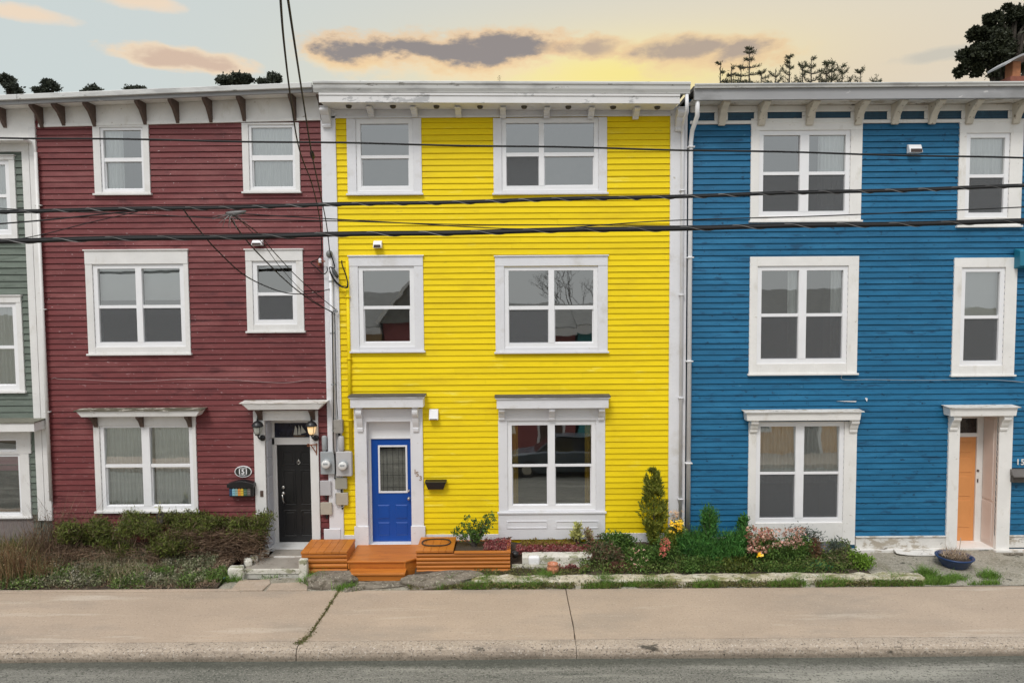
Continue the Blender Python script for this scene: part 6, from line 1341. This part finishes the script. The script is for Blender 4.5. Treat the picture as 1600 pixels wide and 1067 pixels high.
# parked car, reflected in the ground-floor glass
def car(x, y, col, label, dup=None):
    r = thing('parked_car', (x, y, ZR), label, 'car', 'cars parked across the street')
    st = [(-2.1,.45,.62,.55), (-1.95,.28,.85,.78), (-1.2,.22,.95,.86), (-.7,.2,.98,.88), (.9,.2,.96,.88), (1.6,.22,.93,.86), (2.0,.3,.88,.8), (2.12,.45,.65,.6)]
    vs = []
    for (sx, zl_, zt_, hw) in st: vs += [(x+sx,y-hw+.05,ZR+zl_), (x+sx,y-hw,ZR+zl_+.15), (x+sx,y-hw+.03,ZR+zt_-.06), (x+sx,y-hw+.12,ZR+zt_), (x+sx,y+hw-.12,ZR+zt_), (x+sx,y+hw-.03,ZR+zt_-.06), (x+sx,y+hw,ZR+zl_+.15), (x+sx,y+hw-.05,ZR+zl_)]
    m_ = MB(); n = len(st); m_.add(vs, [(i*8+k, i*8+(k+1) % 8, (i+1)*8+(k+1) % 8, (i+1)*8+k) for i in range(n-1) for k in range(8)]+[tuple(range(7,-1,-1)), tuple((n-1)*8+k for k in range(8))])
    recalc(mk('body', m_, surf(label[:14], col, .25, .03, bump=0), r, .02))
    m_ = MB(); m_.hexa([(x-1.15,y-.78,ZR+.93), (x+1.55,y-.78,ZR+.93), (x+1.55,y+.78,ZR+.93), (x-1.15,y+.78,ZR+.93), (x-.4,y-.6,ZR+1.42), (x+1.1,y-.6,ZR+1.42), (x+1.1,y+.6,ZR+1.42), (x-.4,y+.6,ZR+1.42)]); mk('cabin_glass', m_, surf('car_glass', (.02,.022,.025), .06, bump=0), r, .03)
    m_ = MB(); m_.box(x-.42, x+1.12, y-.62, y+.62, ZR+1.42, ZR+1.46); mk('roof_panel', m_, surf(label[:14], col), r, .015)
    for sx in (-1.35, 1.3):
        for sy in (-.86, .66):
            m_ = MB(); m_.lathe([(.2,0), (.31,.01), (.31,.19), (.2,.2)], (x+sx,y+sy,ZR+.31), 'y', 20); wh = mk('wheel', m_, surf('tyre', (.02,.02,.02), .8), r)
            m_ = MB(); m_.lathe([(.19,-.005), (.17,.205)], (x+sx,y+sy,ZR+.31), 'y', 12); mk('rim', m_, M_METAL, wh)
    for sy in (-.6, .6): m_ = MB(); m_.box(x-2.1, x-1.98, y+sy-.15, y+sy+.15, ZR+.6, ZR+.72); mk('headlight', m_, M_DIALW, r, .02)
car(-3.6, 2.0, (.55,.57,.58), 'silver car reflected in the blue door glass')
car(1.9, 2.0, (.06,.08,.1), 'dark car reflected in the yellow house ground window')

# ============================================================ sky and light
SUN_EL, SUN_AZ = radians(52), radians(200)     # azimuth clockwise from +Y: from behind the camera, a little left
w = bpy.data.worlds.new('World'); sc.world = w; w.use_nodes = True; nt = w.node_tree; L = nt.links.new
bg = nt.nodes['Background']; bg.inputs[1].default_value = .1
sky = nt.nodes.new('ShaderNodeTexSky'); sky.sky_type = 'NISHITA'; sky.sun_disc = False; sky.sun_elevation = SUN_EL; sky.sun_rotation = SUN_AZ
tc = nt.nodes.new('ShaderNodeTexCoord'); sp = nt.nodes.new('ShaderNodeSeparateXYZ'); L(tc.outputs['Generated'], sp.inputs[0])
def MT(op, a, b=None, c=None, clamp=False):
    n = nt.nodes.new('ShaderNodeMath'); n.operation = op; n.use_clamp = clamp
    for i, v in enumerate((a, b, c)):
        if v is None: continue
        if isinstance(v, (int, float)): n.inputs[i].default_value = v
        else: L(v, n.inputs[i])
    return n.outputs[0]
az = MT('ARCTAN2', sp.outputs[0], sp.outputs[1]); el = MT('ARCSINE', sp.outputs[2])
wz = N(nt, 'ShaderNodeTexNoise', Scale=9, Detail=7, Roughness=.62); mp = nt.nodes.new('ShaderNodeMapping'); mp.inputs['Scale'].default_value = (1,1,2.2); L(tc.outputs['Generated'], mp.inputs[0]); L(mp.outputs[0], wz.inputs['Vector'])
wz2 = N(nt, 'ShaderNodeTexNoise', Scale=30, Detail=6, Roughness=.6); L(mp.outputs[0], wz2.inputs['Vector'])
def sm(x, a, b):
    n = nt.nodes.new('ShaderNodeMapRange'); n.interpolation_type = 'SMOOTHSTEP'; n.inputs['From Min'].default_value = a; n.inputs['From Max'].default_value = b; L(x, n.inputs['Value']); return n.outputs[0]
def dirof(px, py):
    d = ray(px, py).normalized(); return math.atan2(d.x, d.y), math.asin(d.z)
def gauss(px, py, rx, ry):      # soft blob in direction space
    a0, e0 = dirof(px, py); u = MT('DIVIDE', MT('SUBTRACT', az, a0), rx/F); v = MT('DIVIDE', MT('SUBTRACT', el, e0), ry/F)
    return MT('EXPONENT', MT('MULTIPLY', MT('ADD', MT('MULTIPLY', u, u), MT('MULTIPLY', v, v)), -1))
def cmix(f, a, b): return mixc(nt, f, a, b)
K = 10
def C(r, g, b): f = lambda v: ((v/255+.055)/1.055)**2.4*K; return (f(r), f(g), f(b), 1)
front = sm(sp.outputs[1], -.1, .35)
azs = sm(az, -.62, .5)
base = cmix(azs, C(207,216,214), C(224,216,200))
up_ = sm(el, .38, .62); base = cmix(up_, base, C(212,214,214))
gl = gauss(960, 125, 330, 75); base = cmix(MT('MULTIPLY', gl, .85, clamp=True), base, C(255,236,176))
gl2 = gauss(985, 118, 170, 34); base = cmix(MT('MULTIPLY', gl2, .95, clamp=True), base, C(255,238,140))
gl3 = gauss(1330, 130, 300, 70); base = cmix(MT('MULTIPLY', gl3, .5), base, C(228,208,180))
def cloud(ells, colr, edge, lo, hi, base, amt=1.0, lit=None):
    f = None
    for (px, py, rx, ry) in ells:
        a0, e0 = dirof(px, py); u = MT('DIVIDE', MT('SUBTRACT', az, a0), rx/F); v = MT('DIVIDE', MT('SUBTRACT', el, e0), ry/F)
        g = MT('SUBTRACT', 1, MT('SQRT', MT('ADD', MT('MULTIPLY', u, u), MT('MULTIPLY', v, v)))); f = g if f is None else MT('MAXIMUM', f, g)
    n_ = MT('ADD', MT('MULTIPLY', MT('SUBTRACT', wz.outputs[0], .5), 1.9), MT('MULTIPLY', MT('SUBTRACT', wz2.outputs[0], .5), 1.3)); f = MT('ADD', f, n_)
    m1 = sm(f, lo-.42, lo+.15); m2 = sm(f, lo-.02, hi+.16)
    base = cmix(MT('MULTIPLY', m1, .85*amt), base, edge); return cmix(MT('MULTIPLY', m2, amt), base, colr)
base = cloud([(700,95,170,26), (560,92,90,16)], C(255,225,165), C(250,224,180), .1, .5, base, .75)
base = cloud([(1110,92,110,20)], C(245,214,160), C(244,218,170), .1, .5, base, .6)
base = cloud([(560,78,105,20), (690,82,165,27), (800,74,100,22), (640,72,140,19)], C(150,141,136), C(240,204,160), .14, .42, base)
base = cloud([(918,76,65,15)], C(186,166,148), C(240,204,158), .12, .6, base, .85)
base = cloud([(1080,76,105,17), (1160,82,65,22)], C(178,161,146), C(238,204,158), .12, .6, base, .9)
base = cloud([(290,92,90,13), (330,102,60,9), (262,96,50,8)], C(214,186,164), C(250,220,182), .08, .6, base, .9)
base = cloud([(215,0,55,10), (40,22,45,8)], C(246,220,190), C(244,222,196), .08, .6, base, .7)
base = cloud([(1478,84,45,7)], C(196,192,180), C(204,200,186), .1, .6, base, .5)
rear = cmix(sm(el, .0, 1.1), C(204,207,209), C(238,240,243))
frontc = cmix(sm(el, .62, 1.2), base, C(240,243,248))
custom = cmix(front, rear, frontc)
lift = MT('ADD', 1, MT('MULTIPLY', sm(el, .62, 1.3), .75))
lift = MT('MULTIPLY', lift, MT('ADD', 1, MT('MULTIPLY', front, -.17)))
vm = nt.nodes.new('ShaderNodeVectorMath'); vm.operation = 'SCALE'; L(custom, vm.inputs[0]); L(lift, vm.inputs[3])
fin = mixc(nt, .06, vm.outputs[0], sky.outputs[0]); L(fin, bg.inputs[0])
sd = bpy.data.lights.new('sun', 'SUN'); sd.energy = 1.5; sd.angle = radians(18); sd.color = (1,.965,.92); so = bpy.data.objects.new('sun', sd); COL.objects.link(so)
dv = Vector((sin(SUN_AZ)*cos(SUN_EL), cos(SUN_AZ)*cos(SUN_EL), sin(SUN_EL))); so.rotation_euler = dv.to_track_quat('Z', 'Y').to_euler(); so.location = (0,-10,20)
sc.view_settings.view_transform = 'Standard'; sc.view_settings.look = 'None'; sc.view_settings.exposure = .28; sc.view_settings.gamma = 1
